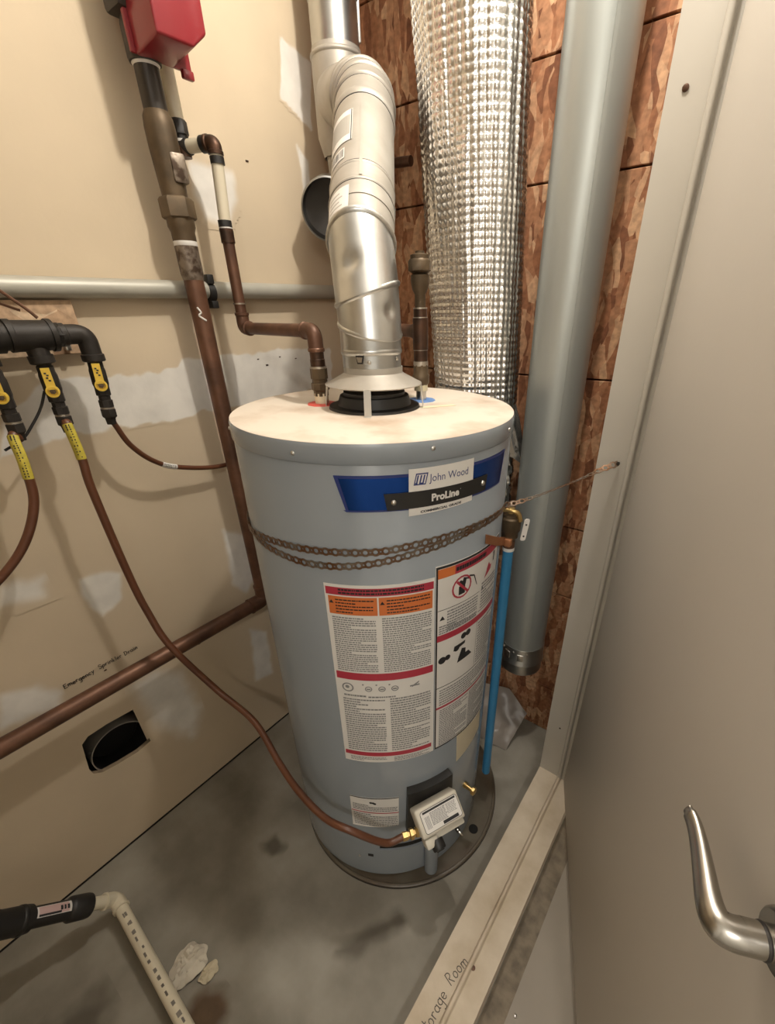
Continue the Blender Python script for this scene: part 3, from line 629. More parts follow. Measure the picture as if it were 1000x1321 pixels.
# nipples with coloured collars on the tank top
def nipple(name, wx, wy, collar, cm, lab):
    L_ = TM.inverted() @ Vector((wx, wy, 1.405)); z0 = 1.404
    m = MB(); m.lathe([(.0125, z0), (.0125, z0 + .026)], (L_.x, L_.y, 0), seg=20); nn = tb(m, name, M_STEEL)
    m = MB()
    if collar: 
        rr = random.Random(3); m.lathe([(.036 if True else 0, z0 + .0005), (.034, z0 + .0035), (.014, z0 + .004)], (L_.x, L_.y, 0), seg=10)
    tag(tb(m, 'collar', cm, nn), lab); return nn
nipple('hot_outlet', -.818, .722, True, M_CRED, 'red plastic collar'); nipple('cold_inlet', -.656, .899, True, M_CBLU, 'blue plastic collar')
L_ = TM.inverted() @ Vector((-.58, .86, 1.4)); m = MB(); m.box((L_.x, L_.y, 1.4055), (.020, .085, .0006), Matrix.Rotation(.25, 3, 'Z')); tag(tb(m, 'tape_strip', M_TEFLON), 'strip of pale tape on the tank top')
# draft hood
m = MB(); m.lathe([(.105, 1.404), (.103, 1.410), (.084, 1.412), (.082, 1.420), (.078, 1.432), (.060, 1.434), (.060, 1.425)], (0, 0, 0), seg=48); m.lathe([(.070, 1.410), (.070, 1.440), (.052, 1.440)], (0, 0, 0), seg=36); tag(tb(m, 'flue_collar', M_RUB), 'black flue collar under the draft hood')
m = MB(); m.lathe([(.1080, 1.455), (.1085, 1.457), (.100, 1.461), (.070, 1.4765), (.0655, 1.480), (.0655, 1.492), (.0635, 1.492), (.0635, 1.476), (.098, 1.456)], (0, 0, 0), seg=48, cap=False); dh = tb(m, 'draft_hood', M_GALVD); tag(dh, 'dusty metal draft hood over the flue collar')
for th in (-9, 78, 165, -100):
    m = MB(); e = cy(th + 90, 0, 1); a = cy(th, 1.458, .1065); b = cy(th, 1.405, .112); c = cy(th, 1.4055, .124)
    m.rings([[p + e * w + cy(th, 0, 1) * q for w, q in ((-.0075, 0), (.0075, 0), (.0075, .0015), (-.0075, .0015))] for p in (a, b, c)]); tb(m, 'hood_leg', M_STEEL, dh)
# base plate under the tank
bp = thing('base_plate', 'dark stained round base plate under the grey water heater', 'base plate', (-.682, .787, 0))
m = MB(); m.lathe([(.352, 0), (.352, .008), (.349, .0105), (.343, .0105), (.341, .0085), (.20, .0085)], (-.682, .787, 0), seg=96); m.build('plate', M_PAD, bp)
m = MB(); m.lathe([(.3535, 0), (.3535, .0025)], (-.682, .787, 0), seg=96); m.build('gasket', M_BLKIRON, bp)
m = MB(); m.lathe([(.016, .0085), (.016, .0092)], (-.372, .792, 0), seg=24); tag(m.build('drain_hole', M_BLACK, bp), 'black round drain hole')

# ------------------------------------------------------------------ perforated strap around the tank
SR = TR + .0045
def strap(name, pts, label, parent=None, wid=.0088, r_hole=.0046):
    """pts: list of (position, outward normal). Scalloped perforated band, a big and a small hole per pitch."""
    P = bez([p for p, _ in pts], 10); Nn = bez([n for _, n in pts], 10)
    S = [0.]
    for a, b in zip(P, P[1:]): S.append(S[-1] + (b - a).length)
    def at(s):
        s = max(0, min(S[-1] - 1e-6, s)); i = 0
        lo, hi = 0, len(S) - 1
        while hi - lo > 1:
            md = (lo + hi) // 2
            if S[md] <= s: lo = md
            else: hi = md
        t = (s - S[lo]) / (S[hi] - S[lo] + 1e-9); p = P[lo].lerp(P[hi], t); n = Nn[lo].lerp(Nn[hi], t).normalized()
        d = (P[hi] - P[lo]).normalized(); return p, n, n.cross(d).normalized()
    m = MB(); s0 = .0; pit = .0196
    while s0 + pit < S[-1]:
        for c0, half, hw, rh in ((s0 + .0064, .0064, wid, r_hole), (s0 + .0162, .0034, wid * .74, .0019)):
            o2, i2 = [], []
            for k in range(16):
                a = 2 * pi * k / 16; ca, sa = cos(a), sin(a); f = 1 / max(abs(ca), abs(sa))
                x, y = ca * f * half, sa * f
                y *= hw * (1 - (.26 * abs(x / half) ** 3 if rh > .003 else -.02))
                for lst, (px, py) in ((o2, (x, y)), (i2, (ca * rh, sa * rh))):
                    p, n, b = at(c0 + px); lst.append((p, n, b, py))
            def V(q, h): return q[0] + q[2] * q[3] + q[1] * h
            m.rings([[V(q, -.0006) for q in i2], [V(q, .0006) for q in i2], [V(q, .0006) for q in o2], [V(q, -.0006) for q in o2], [V(q, -.0006) for q in i2]], 0, False, False)
        s0 += pit
    return m, (P, S)
def tw(v): return TM @ v
def tn(th): return TM.to_3x3() @ cy(th, 0, 1)
st = thing('tank_strap', 'rusty perforated steel strap wound twice around the grey water heater and nailed to the jamb', 'strap', tuple(tw(cy(0, 1.2, TR))))
NAIL = Vector((-.213, JY - .006, 1.272))
A1 = [(-120, 1.176), (-95, 1.172), (-75, 1.171), (-59.4, 1.174), (-35.2, 1.189), (-19.4, 1.193), (-3.5, 1.196), (8.8, 1.2035), (24.9, 1.209), (42, 1.209), (56, 1.203), (66, 1.196)]
pts = [(tw(cy(t, z, SR)), tn(t)) for t, z in A1]
e = pts[-1][0]; upn = (NAIL - e).cross(e.lerp(NAIL, .4) - Vector((0, 0, 1.6))).normalized()
if upn.z < 0: upn = -upn
upn = (upn - (e.lerp(NAIL, .4) - Vector((0, 0, 1.6))).normalized() * .28).normalized()
pts += [(e.lerp(NAIL, .12) + Vector((0, 0, -.004)), (tn(66) + upn).normalized()), (e.lerp(NAIL, .35) + Vector((0, 0, -.006)), upn), (e.lerp(NAIL, .68) + Vector((0, 0, -.004)), upn), (e.lerp(NAIL, .85), (upn + Vector((.1, -.9, 0))).normalized()), (NAIL, Vector((0, -1, .15)))]
m, _ = strap('band', pts, None); m.build('upper_band', M_STRAP, st, smooth=False)
A2 = [(-120, 1.158), (-95, 1.160), (-75, 1.163), (-58.5, 1.162), (-46.2, 1.160), (-31.6, 1.157), (-18, 1.160), (-6, 1.168), (4, 1.178), (16, 1.1895), (26, 1.1975), (44, 1.2035), (58, 1.198)]
m, _ = strap('band', [(tw(cy(t, z, SR - .0022)), tn(t)) for t, z in A2], None); m.build('lower_band', M_STRAP, st, smooth=False)
m = MB(); m.lathe([(.0016, -.008), (.0016, .004), (.0045, .0045), (.0042, .006), (.001, .007)], NAIL, (0, -1, 0), seg=12); m.build('nail', M_BLKIRON, st)

# ------------------------------------------------------------------ relief valve and blue pipe
RV = Vector((-.392, .905, 1.13))
rv = thing('relief_valve', 'bronze relief valve at the side of the water heater above the blue pipe', 'relief valve', tuple(RV))
td = (tw(cy(70, 1.13, 0)) - RV); td.z = 0; td.normalize()
m = MB(); m.lathe([(.013, -.040), (.013, -.032), (.020, -.030), (.020, -.016), (.0245, -.010), (.0245, .022), (.021, .026), (.021, .032), (.013, .036)], RV, (0, 0, 1), seg=20); m.build('valve_body', M_BRONZE, rv)
m = MB(); m.tube([RV + td * .008, RV + td * .055], .0125, 16); m.lathe([(.017, .024), (.017, .036)], RV, td, seg=6); m.build('inlet_neck', M_BRONZE, rv)
m = MB(); q = RV + Vector((0, -.004, .036)); m.tube(bez([q + Vector((-.022, -.012, .004)), q + Vector((-.008, -.012, .010)), q + Vector((.008, -.010, .010)), q + Vector((.020, -.004, .004)), q + Vector((.026, .0, -.016))]), .0058, 10); m.lathe([(.009, -.004), (.009, .012), (.004, .014)], q, (0, 0, 1), seg=14); m.build('test_lever', M_BRASS, rv)
m = MB(); vt = RV + Vector((.040, -.006, .002)); ve = Vector((.80, .59, 0)); vz = Vector((.10, .05, 1)).normalized()
m.prism([vt + ve * u + vz * v for u, v in rrect(.013, .058, .005)], Vector((.5, -.7, 0)) * .002); m.build('metal_tag', M_WHITE, rv)
m = MB()
for v in (-.017, .014): m.lathe([(.0024, 0), (.0024, .001)], vt + vz * v + Vector((.5, -.7, 0)) * .002, (.5, -.7, 0), seg=10)
m.build('tag_hole', M_INK, rv)
bpz = thing('blue_pipe', 'bright blue vertical discharge pipe beside the water heater', 'pipe', (RV.x, RV.y, .17))
m = MB(); m.tube([(RV.x - .004, RV.y, .172), (RV.x, RV.y, 1.074)], .0135, 24); m.build('pipe', M_BLUEP, bpz)
m = MB(); m.tube([(RV.x, RV.y, 1.070), (RV.x, RV.y, 1.090)], .0145, 20, 0); tag(m.build('crimp_ring', M_COPPER, bpz), 'copper crimp ring')
m = MB(); m.tube([(RV.x, RV.y, 1.062), (RV.x, RV.y, 1.071)], .0148, 20); m.build('white_ring', M_WHITE, bpz)
m = MB(); 
c0 = tw(cy(42, 1.170, TR + .009)); c1 = RV + Vector((-.002, -.018, -.036))
m.rings([[p + Vector((0, 0, h)) + d for h, d in ((.011, Vector((0, 0, 0))), (-.011, Vector((0, 0, 0))), (-.011, Vector((.7, -.7, 0)) * .0016), (.011, Vector((.7, -.7, 0)) * .0016))] for p in (c0, c0.lerp(c1, .55) + Vector((.006, -.008, .002)), c1)])
m.box(c1 + Vector((.004, -.002, 0)), (.026, .016, .020), bev=.003)
tag(m.build('copper_clip', mat('bright_copper', (.40, .17, .075), .45, metal=.4, var=.2), bpz), 'bent copper clip holding the blue pipe to the tank')

# ------------------------------------------------------------------ flue
vp = thing('vent_pipe', 'sheet metal flue rising from the water heater and elbowing to the corner stack', 'flue', (-.698, .774, 1.48))
def ring(m, path, i, r, w=.006, h=.0035, mi=0):
    P = [Vector(p) for p in path]; t = (P[min(i + 1, len(P) - 1)] - P[max(i - 1, 0)]).normalized()
    m.lathe([(r, -w), (r + h * .8, -w * .5), (r + h, 0), (r + h * .8, w * .5), (r, w)], P[i], t, seg=48, cap=False, mi=mi)
G1 = Vector((-.698, .774, 1.478)); G2 = Vector((-.699, .775, 1.522)); G3 = Vector((-.699, .775, 1.566)); G34 = Vector((-.708, .782, 1.630)); G4 = Vector((-.744, .813, 1.722)); G5 = Vector((-.916, 1.037, 1.985))
m = MB(); m.tube([G1, G2], .064, 48, cap=False); ring(m, [G1, G2], 1, .064, .007, .003); cl = m.build('flue_collar_pipe', M_GALV, vp)
m = MB(); d_ = cy(0, 0, 1)
for th, z in ((-8, 1.505), (52, 1.51)): 
    m2 = tw(cy(th, z, .0645)); m.lathe([(.0042, 0), (.004, .0014), (.0015, .003)], m2, tn(th), seg=12)
m.build('sheet_screw', M_STEEL, cl)
m = MB(); q = [tw(cy(th, z, .0648)) for th, z in ((-34, 1.518), (-17, 1.518), (-20, 1.502), (-31, 1.502))]; m.prism(q, tn(-25) * .001, 0); q = [tw(cy(th, z, .0660)) for th, z in ((-32, 1.515), (-20, 1.515), (-22, 1.505), (-29, 1.505))]; m.prism(q, tn(-25) * .0008, 1); m.build('seam_clip', [M_INK, M_STEEL], cl)
# adjustable elbow: gores cut on the slant
def slant(o, nrm, axis, r, seg=48):
    """Ring of a cylinder (centre o, direction axis) cut by the plane with normal nrm."""
    a = Vector(axis).normalized(); u = a.orthogonal().normalized(); w = a.cross(u); n = Vector(nrm).normalized(); out = []
    for k in range(seg):
        q = (u * cos(2 * pi * k / seg) + w * sin(2 * pi * k / seg)) * r; out.append(Vector(o) + q - a * (q.dot(n) / a.dot(n)))
    return out
def gore(name, a, na, b, nb, r, mtl, parent, bead=True, dents=()):
    ax = (Vector(b) - Vector(a)).normalized(); m = MB(); r0 = slant(a, na, ax, r); r1 = slant(b, nb, ax, r); rows = []
    K = 14
    for i in range(K + 1): 
        row = [p.lerp(q, i / K) for p, q in zip(r0, r1)]
        for dc, dr, dd in dents:
            for j, p in enumerate(row):
                e = (p - Vector(dc)).length
                if e < dr: ctr = Vector(a) + ax * ((p - Vector(a)).dot(ax)); row[j] = p - (p - ctr).normalized() * dd * (.5 + .5 * cos(pi * e / dr))
        rows.append(row)
    m.rings(rows, 0, False, False)
    if bead:
        ctr = Vector(b); rb = []
        for k, (rr, zz) in enumerate(((r, -.006), (r + .003, -.004), (r + .0042, 0), (r + .003, .004), (r, .006))): rb.append([p + ax * zz for p in slant(b, nb, ax, rr)])
        m.rings(rb, 0, False, False)
    return m.build(name, mtl, parent, ang=50)
n1 = Vector((0, 0, 1)); n4 = (G5 - G4).normalized(); nA = Vector((.27, -.05, 1)).normalized(); nB = Vector((-.24, -.17, 1)).normalized()
toward = Vector((.66, -.73, 0)); rgt = Vector((.8, .6, 0))
gore('elbow_gore', G2, n1, G3, nA, .0655, M_GALV, vp)
gore('elbow_gore', G3, nA, G34, nB, .0668, M_GALV, vp, dents=((G3 + toward * .045 + rgt * .047 + Vector((0, 0, .034)), .024, .008),))
gore('elbow_gore', G34, nB, G4, n4, .0680, M_GALV, vp, dents=((G4.lerp(G34, .42) + toward * .065 - rgt * .022, .026, .009),))
m = MB(); ex = (G5 - G4).normalized()
m.tube([G4, G4 + ex * .05, G4 + ex * .05, G5], [.0700, .0690, .0705, .0705], 48, cap=False)
for s, h in ((.0, .004), (.095, .0022), (.145, .0022)): ring(m, [G4 + ex * s, G4 + ex * (s + .01)], 0, .0700, .005, h)
stp = m.build('straight_pipe', M_GALVD, vp)
m = MB()
for s in (.006, .090, .150, (G5 - G4).length - .014): ring(m, [G4 + ex * s, G4 + ex * (s + .01)], 0, .0702, .0011, .0010)
m.build('seam_gap', M_INK, stp)['kind'] = 'stuff'
# seam and labels on the straight run
side = ex.cross(Vector((0, 0, 1))).normalized(); fr = side.cross(ex).normalized()
if fr.dot(Vector((0, 0, 1.6)) - G4) < 0: fr = -fr
if side.dot(rgt) < 0: side = -side
def onp(a, s, r=.0712): return G4 + ex * s + (fr * cos(a) + side * sin(a)) * r
def pp(m, a0, a1, s0, s1, r, mi=0, n=8):
    for i in range(n):
        a, b = a0 + (a1 - a0) * i / n, a0 + (a1 - a0) * (i + 1) / n
        m.quad(onp(a, s0, r), onp(b, s0, r), onp(b, s1, r), onp(a, s1, r), mi)

m = MB(); pp(m, .02, .10, .10, .335, .0722); pp(m, .10, .115, .10, .335, .0727); tb(m, 'lock_seam', M_GALV, stp) if False else m.build('lock_seam', M_GALVD, stp)
m = MB(); pp(m, -1.15, -.22, .215, .318, .0716, 0); pp(m, -1.08, -.30, .235, .300, .0718, 1)
pp(m, -.27, -.24, .215, .316, .0719, 2)
for s0 in (.296, .284, .270, .258, .246): pp(m, -1.02, -.38, s0, s0 + .004, .0720, 1)
pp(m, -1.02, -.45, .165, .198, .0716, 0)
for i in range(16): pp(m, -.98 + i * .032, -.98 + i * .032 + random.uniform(.008, .022), .170, .194, .0719, 2, 1)
pp(m, -1.05, -.25, .012, .075, .0718, 0)
for i in range(4): pp(m, -.95, -.45 - .1 * (i % 2), .022 + i * .012, .026 + i * .012, .0720, 1)
m.build('pipe_label', [M_WHITE, mat('pale_print', (.42, .40, .36), .5, var=0), M_INK], stp, smooth=False)
# upper elbow, tee and stack
E0 = G5; S0 = Vector((-1.16, 1.215, 2.115)); E1 = Vector((-.962, 1.092, 2.085)); hd = (S0 - E1); hd.z = 0; hd.normalize()
epath = fillet([E0, E0 + ex * .115, S0 - hd * .02 + Vector((0, 0, .0))], .11, 12)
m = MB(); m.tube(epath, .0715, 48, cap=False)
for i in (1, 5, 9, 13): ring(m, epath, min(i, len(epath) - 2), .0715, .006, .0045)
ring(m, [E0, E0 + ex * .02], 0, .0712, .012, .003)
ue = m.build('upper_elbow', M_GALVD, vp)
m = MB()
for i in (1, 5, 9): ring(m, [epath[i] - (epath[i + 1] - epath[i]).normalized() * .0065, epath[i + 1]], 0, .0713, .0012, .0006)
m.build('seam_gap', M_INK, ue)['kind'] = 'stuff'
m = MB(); m.tube([S0 + Vector((0, 0, .105)), S0 + Vector((0, 0, .08)), S0 - Vector((0, 0, .075)), S0 - Vector((0, 0, .12))], [.0665, .0690, .0690, .055], 48, cap=False); ring(m, [S0 + Vector((0, 0, .09)), S0 + Vector((0, 0, .2))], 0, .068, .006, .004); m.build('tee', M_GALVD, vp)
m = MB(); m.tube([S0 + Vector((0, 0, .10)), S0 + Vector((0, 0, .55))], .064, 48, cap=False); ring(m, [S0 + Vector((0, 0, .20)), S0 + Vector((0, 0, .3))], 0, .064, .005, .003); m.box(S0 + Vector((.048, .040, .33)), (.014, .010, .42), Matrix.Rotation(rad(40), 3, 'Z'), bev=.003); m.build('stack_pipe', M_GALV, vp)
m = MB(); m.tube([S0 - Vector((0, 0, .11)), S0 - Vector((.0, .0, .16)), S0 - Vector((.012, .02, .19)), S0 - Vector((.012, .02, .215))], [.050, .048, .034, .030], 32, cap=False); m.build('drip_leg', M_GALVD, vp)
dc = thing('damper_cap', 'round dark open duct end hanging behind the flue near the wall corner', 'duct end', (-1.135, 1.11, 1.78))
dcn = (Vector((0, 0, 1.6)) - Vector((-1.135, 1.11, 1.86)) + Vector((-.25, 0, -.2))).normalized()
m = MB(); m.lathe([(.076, -.07), (.076, .0), (.0785, .002), (.0785, .006), (.0745, .007), (.0745, .0)], (-1.145, 1.12, 1.862), dcn, seg=44, cap=False); m.build('rim', M_GALV, dc)
m = MB(); m.lathe([(.0745, .001), (.070, -.022), (.045, -.036), (.004, -.040)], (-1.145, 1.12, 1.862), dcn, seg=44, cap=False); tag(m.build('dark_inside', M_DARKIN, dc), 'dark grey inside of the duct end')
m = MB(); m.tube([(-1.172, 1.195, 1.90), (-1.155, 1.150, 1.93)], .012, 12); m.build('hanger', M_GALV, dc)

# ------------------------------------------------------------------ bubble foil duct
fd = thing('foil_wrapped_duct', 'tall duct wrapped in shiny silver bubble foil behind the water heater', 'duct', (-.68, 1.21, .9))
m = MB(); BP = .0165; rows = []; z0, z1 = 1.02, CH - .01; SB = 6
nz = int((z1 - z0) / BP) * SB; na = int(2 * pi * .134 / BP); a_vis0, a_vis1 = -.60 * pi, .60 * pi
ca_ = atan2(-1.18, .64); nc = int(na * .60) * SB; rn = random.Random(5)
from mathutils import noise as NZ
def foil_pt(i, j):
    z = z0 + (z1 - z0) * j / nz; s = (z - 1.4) / .85; r = .124 + .019 * s; cxx = -.686 - .052 * s; cyy = 1.214
    a = ca_ + a_vis0 + (a_vis1 - a_vis0) * i / nc
    q = NZ.noise(Vector((a * 2.2, z * 1.6, 3.1))) * .010 + NZ.noise(Vector((a * 7, z * 5, 9.1))) * .0035 + NZ.noise(Vector((a * 20, z * 26, 1.1))) * .0010
    if z < 1.42: q += NZ.noise(Vector((a * 9, z * 30, 5))) * .006 * (1.42 - z) / .2
    bi = (i / SB) % 1; bj = (j / SB) % 1
    h = max(0., 1 - ((bi - .5) ** 2 + (bj - .5) ** 2) / .2); q += .0030 * math.sqrt(h)
    r += q; return (cxx + r * cos(a), cyy + (r - .020 - .016 * s) * sin(a), z)
vs = []; fs = []
for j in range(nz + 1):
    for i in range(nc + 1): vs.append(foil_pt(i, j))
for j in range(nz):
    for i in range(nc):
        k = j * (nc + 1) + i
        if j < 8 and NZ.noise(Vector((i * .05, 0, 0))) * 8 > j - 4: continue
        fs.append((k, k + 1, k + nc + 2, k + nc + 1))
m.add(vs, fs); m.build('foil_sleeve', M_FOIL, fd, ang=180)
m = MB(); m.tube([(-.69, 1.222, .9), (-.75, 1.222, CH - .01)], [.085, .095], 32); m.build('inner_duct', M_BLKIRON, fd)
m = MB()
for q in range(10):
    a = ca_ + .35 + q * .13; z = 1.33 + .03 * sin(q * 2.1); p = Vector((-.683 + .129 * cos(a), 1.214 + .108 * sin(a), z)); b = rn.uniform(-.02, .02)
    m.add([p, p + Vector((.02, b, -.05)), p + Vector((.03, .02 + b, -.13)), p + Vector((-.005, .01, -.10))], [(0, 1, 2), (0, 2, 3)])
tag(m.build('torn_foil_edge', M_FOIL, fd, smooth=False), 'ragged torn lower edge of the foil')['kind'] = 'stuff'

# ------------------------------------------------------------------ galvanised air duct
gd = thing('air_duct', 'tall round bare galvanised air duct against the strand board wall', 'duct', (-.442, 1.235, .40))
m = MB(); m.tube([(-.442, 1.235, .46), (-.442, 1.235, CH - .01)], .0755, 56); m.build('duct_pipe', M_DUCT, gd)
m = MB(); m.box((-.395, 1.176, 1.6), (.008, .004, 2.0), Matrix.Rotation(.7, 3, 'Z')); m.build('lock_seam', M_DUCT, gd)
m = MB(); m.lathe([(.0765, .52), (.0775, .515), (.0775, .455), (.0800, .452), (.0800, .446), (.0765, .444), (.0765, .405), (.070, .398)], (-.442, 1.235, 0), seg=48); m.build('end_cap', M_GALV, gd)
m = MB()
for a in (-1.9, -1.25): 
    d = Vector((cos(a), sin(a), 0)); m.box(Vector((-.442, 1.235, .487)) + d * .0785, (.003, .022, .028), Matrix.Rotation(a, 3, 'Z'), bev=.001)
m.build('cap_clip', M_STEEL, gd)
m = MB()
for a in (-2.2, -1.6, -.95): m.lathe([(.004, 0), (.0035, .002), (.001, .003)], Vector((-.442, 1.235, .505)) + Vector((cos(a), sin(a), 0)) * .0765, (cos(a), sin(a), 0), seg=10)
m.build('cap_screw', M_STEEL, gd)

# ------------------------------------------------------------------ hot water line
hw = thing('hot_water_pipe', 'copper and ivory hot water pipe bending down to the red collar on the heater', 'pipe', (-.818, .722, 1.425))
H0 = Vector((-.818, .722, 1.430)); H1 = Vector((-.818, .722, 1.563)); H2 = Vector((-1.190, .797, 1.563)); H3 = Vector((-1.182, .802, 1.955)); H4 = Vector((-1.266, .774, 1.955))
def elbow(name, pts, r, rad_, mtl, parent, sock=.022, lip=.0018):
    P = [Vector(p) for p in pts]; a = (P[0] - P[1]).normalized(); b = (P[2] - P[1]).normalized()
    pth = fillet([P[1] + a * (rad_ + sock), P[1], P[1] + b * (rad_ + sock)], rad_, 8); m = MB(); m.tube(pth, r, 20)
    for e, d in ((pth[0], a), (pth[-1], b)): m.lathe([(r, -.008), (r + lip, -.006), (r + lip, 0), (r, .0005)], e, d, seg=20)
    return m.build(name, mtl, parent)
m = MB(); m.tube([H1 - Vector((0, 0, .03)), H0 + Vector((0, 0, .04))], .0145, 20); m.tube([H1 + (H2 - H1).normalized() * .03, H2 - (H2 - H1).normalized() * .03], .0145, 20); m.tube([H2 + Vector((0, 0, .03)), H2 + Vector((0, 0, .205))], .0145, 20); m.build('copper_pipe', M_COPPER, hw)
elbow('elbow', (H0, H1, H2), .0168, .020, M_COPPER, hw); elbow('elbow', (H1, H2, H3), .0168, .016, M_COPPER, hw)
m = MB(); m.lathe([(.0168, .052), (.0168, .075), (.0158, .076), (.0158, .09)], H0, (0, 0, 1), seg=20); m.build('coupling', M_COPDARK, hw)
m = MB(); m.lathe([(.0165, .058), (.0195, .056), (.0195, .034), (.0175, .032), (.0175, .026), (.0205, .024), (.0205, .010), (.017, .007), (.017, -.004)], H0, (0, 0, 1), seg=8); m.build('brass_adapter', M_BRONZE, hw)
m = MB(); m.tube([H0 + Vector((0, 0, -.022)), H0 + Vector((0, 0, .002))], .0160, 20); m.build('thread_tape', M_TEFLON, hw)
m = MB(); m.tube([H0 + Vector((0, 0, .056)), H0 + Vector((0, 0, .0605))], .0190, 20); m.tube([H2 + Vector((0, 0, .058)), H2 + Vector((0, 0, .0615))], .0172, 20); m.build('solder_ring', M_SOLDER, hw)
m = MB(); m.lathe([(.0170, .196), (.0170, .226)], H2, (0, 0, 1), seg=20); m.build('copper_socket', M_COPDARK, hw)
m = MB(); m.tube([H2 + Vector((0, 0, .231)), H3 - Vector((0, 0, .022))], .0142, 20); m.tube([H3 + (H4 - H3).normalized() * .022, H4], .0142, 20); tag(m.build('plastic_pipe', M_CPVC, hw), 'ivory plastic pipe')
m = MB(); m.tube([H2 + Vector((0, 0, .229)), H2 + Vector((0, 0, .243))], .0164, 20); m.tube([H3 - Vector((0, 0, .026)), H3 - Vector((0, 0, .040))], .0164, 20); q = (H4 - H3).normalized(); m.tube([H3 + q * .020, H3 + q * .034], .0170, 20); m.tube([H4 - q * .016, H4 - q * .002], .0170, 20); m.build('crimp_ring', M_RUB, hw)
m = MB(); m.tube([H2 + Vector((0, 0, .225)), H2 + Vector((0, 0, .230))], .0160, 20); m.build('solder_ring', M_WHITE, hw)
elbow('elbow', (H2, H3, H4), .0160, .016, M_COPDARK, hw, .006)
cv = thing('ivory_riser', 'ivory plastic riser with black cap nut behind the red alarm box', 'pipe', (-1.268, .752, 1.955))
V0 = Vector((-1.268, .772, 1.955))
m = MB(); m.tube([V0 + Vector((0, 0, .045)), V0 + Vector((0, 0, CH - 1.96))], .0150, 20); m.build('plastic_pipe', M_CPVC, cv)
m = MB(); m.lathe([(.020, .022), (.020, .045), (.016, .050)], V0, (0, 0, 1), seg=8); m.lathe([(.015, .0), (.015, .022)], V0, (0, 0, 1), seg=16); m.build('cap_nut', M_RUB, cv)
m = MB(); m.lathe([(.0165, .008), (.0165, .013)], V0, (0, 0, 1), seg=18); m.build('white_ring', M_WHITE, cv)
m = MB(); m.lathe([(.017, -.02), (.017, .0)], V0, (0, 0, 1), seg=18); m.build('tee', M_COPDARK, cv)

# ------------------------------------------------------------------ cold water tee
cw = thing('cold_water_pipe', 'dark copper cold water pipe with capped top on the blue collar', 'pipe', (-.656, .899, 1.425))
K = Vector((-.656, .899, 0)); kz = Vector((0, 0, 1))
def kl(prof, name, mtl, seg=20): m = MB(); m.lathe(prof, K, kz, seg=seg); return m.build(name, mtl, cw)
kl([(.0165, 1.427), (.0165, 1.444)], 'thread_tape', M_TEFLON)
kl([(.017, 1.440), (.0205, 1.444), (.0205, 1.462), (.018, 1.465), (.018, 1.485)], 'brass_adapter', M_BRONZE, 8)
kl([(.0172, 1.483), (.0175, 1.489), (.0172, 1.493)], 'solder_ring', M_SOLDER)
kl([(.0162, 1.490), (.0162, 1.518)], 'copper_pipe', M_COPDARK); kl([(.0168, 1.5165), (.0168, 1.5195)], 'solder_ring', M_SOLDER)
m = MB(); m.tube([K + kz * 1.518, K + kz * 1.584], .0178, 20); td_ = Vector((-.62, .35, 0)).normalized(); m.tube([K + kz * 1.556, K + kz * 1.556 + td_ * .03], .0172, 18); m.build('tee', M_COPDARK, cw)
m = MB(); m.tube([K + kz * 1.556 + td_ * .02, K + kz * 1.556 + td_ * .44], .0145, 18); m.build('branch_pipe', M_COPPER, cw)
kl([(.0168, 1.582), (.0168, 1.586)], 'solder_ring', M_SOLDER); kl([(.0155, 1.584), (.0155, 1.604)], 'coupling', M_COPDARK); kl([(.0160, 1.602), (.0160, 1.605)], 'solder_ring', M_SOLDER)
kl([(.0120, 1.604), (.0120, 1.630), (.0175, 1.640), (.0205, 1.656), (.0205, 1.667), (.014, 1.670)], 'union', M_BRONZE, 16)
kl([(.014, 1.669), (.0255, 1.675), (.0255, 1.692), (.0215, 1.697)], 'union_nut', M_BRONZE, 8); kl([(.0205, 1.696), (.0205, 1.704), (.010, 1.707), (.010, 1.711)], 'pipe_cap', M_BRONZE, 20)

# ------------------------------------------------------------------ sprinkler riser
sr = thing('sprinkler_riser', 'thick copper standpipe with bronze fittings running down the drywall and along it', 'pipe', (-1.22, .697, .69))
Q = Vector((-1.22, .697, 0)); PZ = .690
def ql(prof, name, mtl, seg=28, ph=0.): m = MB(); m.lathe(prof, Q, kz, seg=seg, ph=ph); return m.build(name, mtl, sr)
m = MB(); m.tube([Q + kz * 1.745, Q + kz * (PZ + .05)], .0235, 28); m.tube([Q + kz * PZ + Vector((0, -.05, 0)), Q + kz * PZ + Vector((0, -1.95, 0))], .0235, 28); m.build('copper_pipe', M_COPPER, sr)
elbow('elbow', (Q + kz * 1.0, Q + kz * PZ, Q + kz * PZ + Vector((0, -1, 0))), .0265, .030, M_COPPER, sr, .03, .0015)
ql([(.0240, 1.675), (.0268, 1.690), (.0268, 1.745), (.0255, 1.752)], 'adapter', M_SMEAR)
m = MB(); m.lathe([(.0255, 1.745), (.0272, 1.748), (.0272, 1.756), (.0255, 1.758)], Q, kz, seg=28); m.build('thread_tape', M_WHITE, sr)
ql([(.027, 1.752), (.027, 1.775), (.031, 1.785), (.031, 1.80)], 'valve_outlet', M_BRONZE)
ql([(.034, 1.799), (.0385, 1.803), (.0385, 1.837), (.034, 1.842)], 'union_nut', M_BRONZE, 6, .3)
ql([(.0275, 1.838), (.0285, 1.86), (.0295, 1.885), (.0318, 1.93), (.0318, 1.965), (.030, 1.982), (.0250, 1.992)], 'valve_casting', M_BRONZE)
m = MB(); bd_ = Vector((.62, -.10, 0)).normalized(); bs = Vector((.10, .62, 0)).normalized()
m.box(Q + kz * 1.893 + bd_ * .021 + bs * .013, (.026, .034, .056), Matrix((bd_, bs, kz)).transposed(), bev=.006); m.build('cast_boss', M_SMEAR, sr)
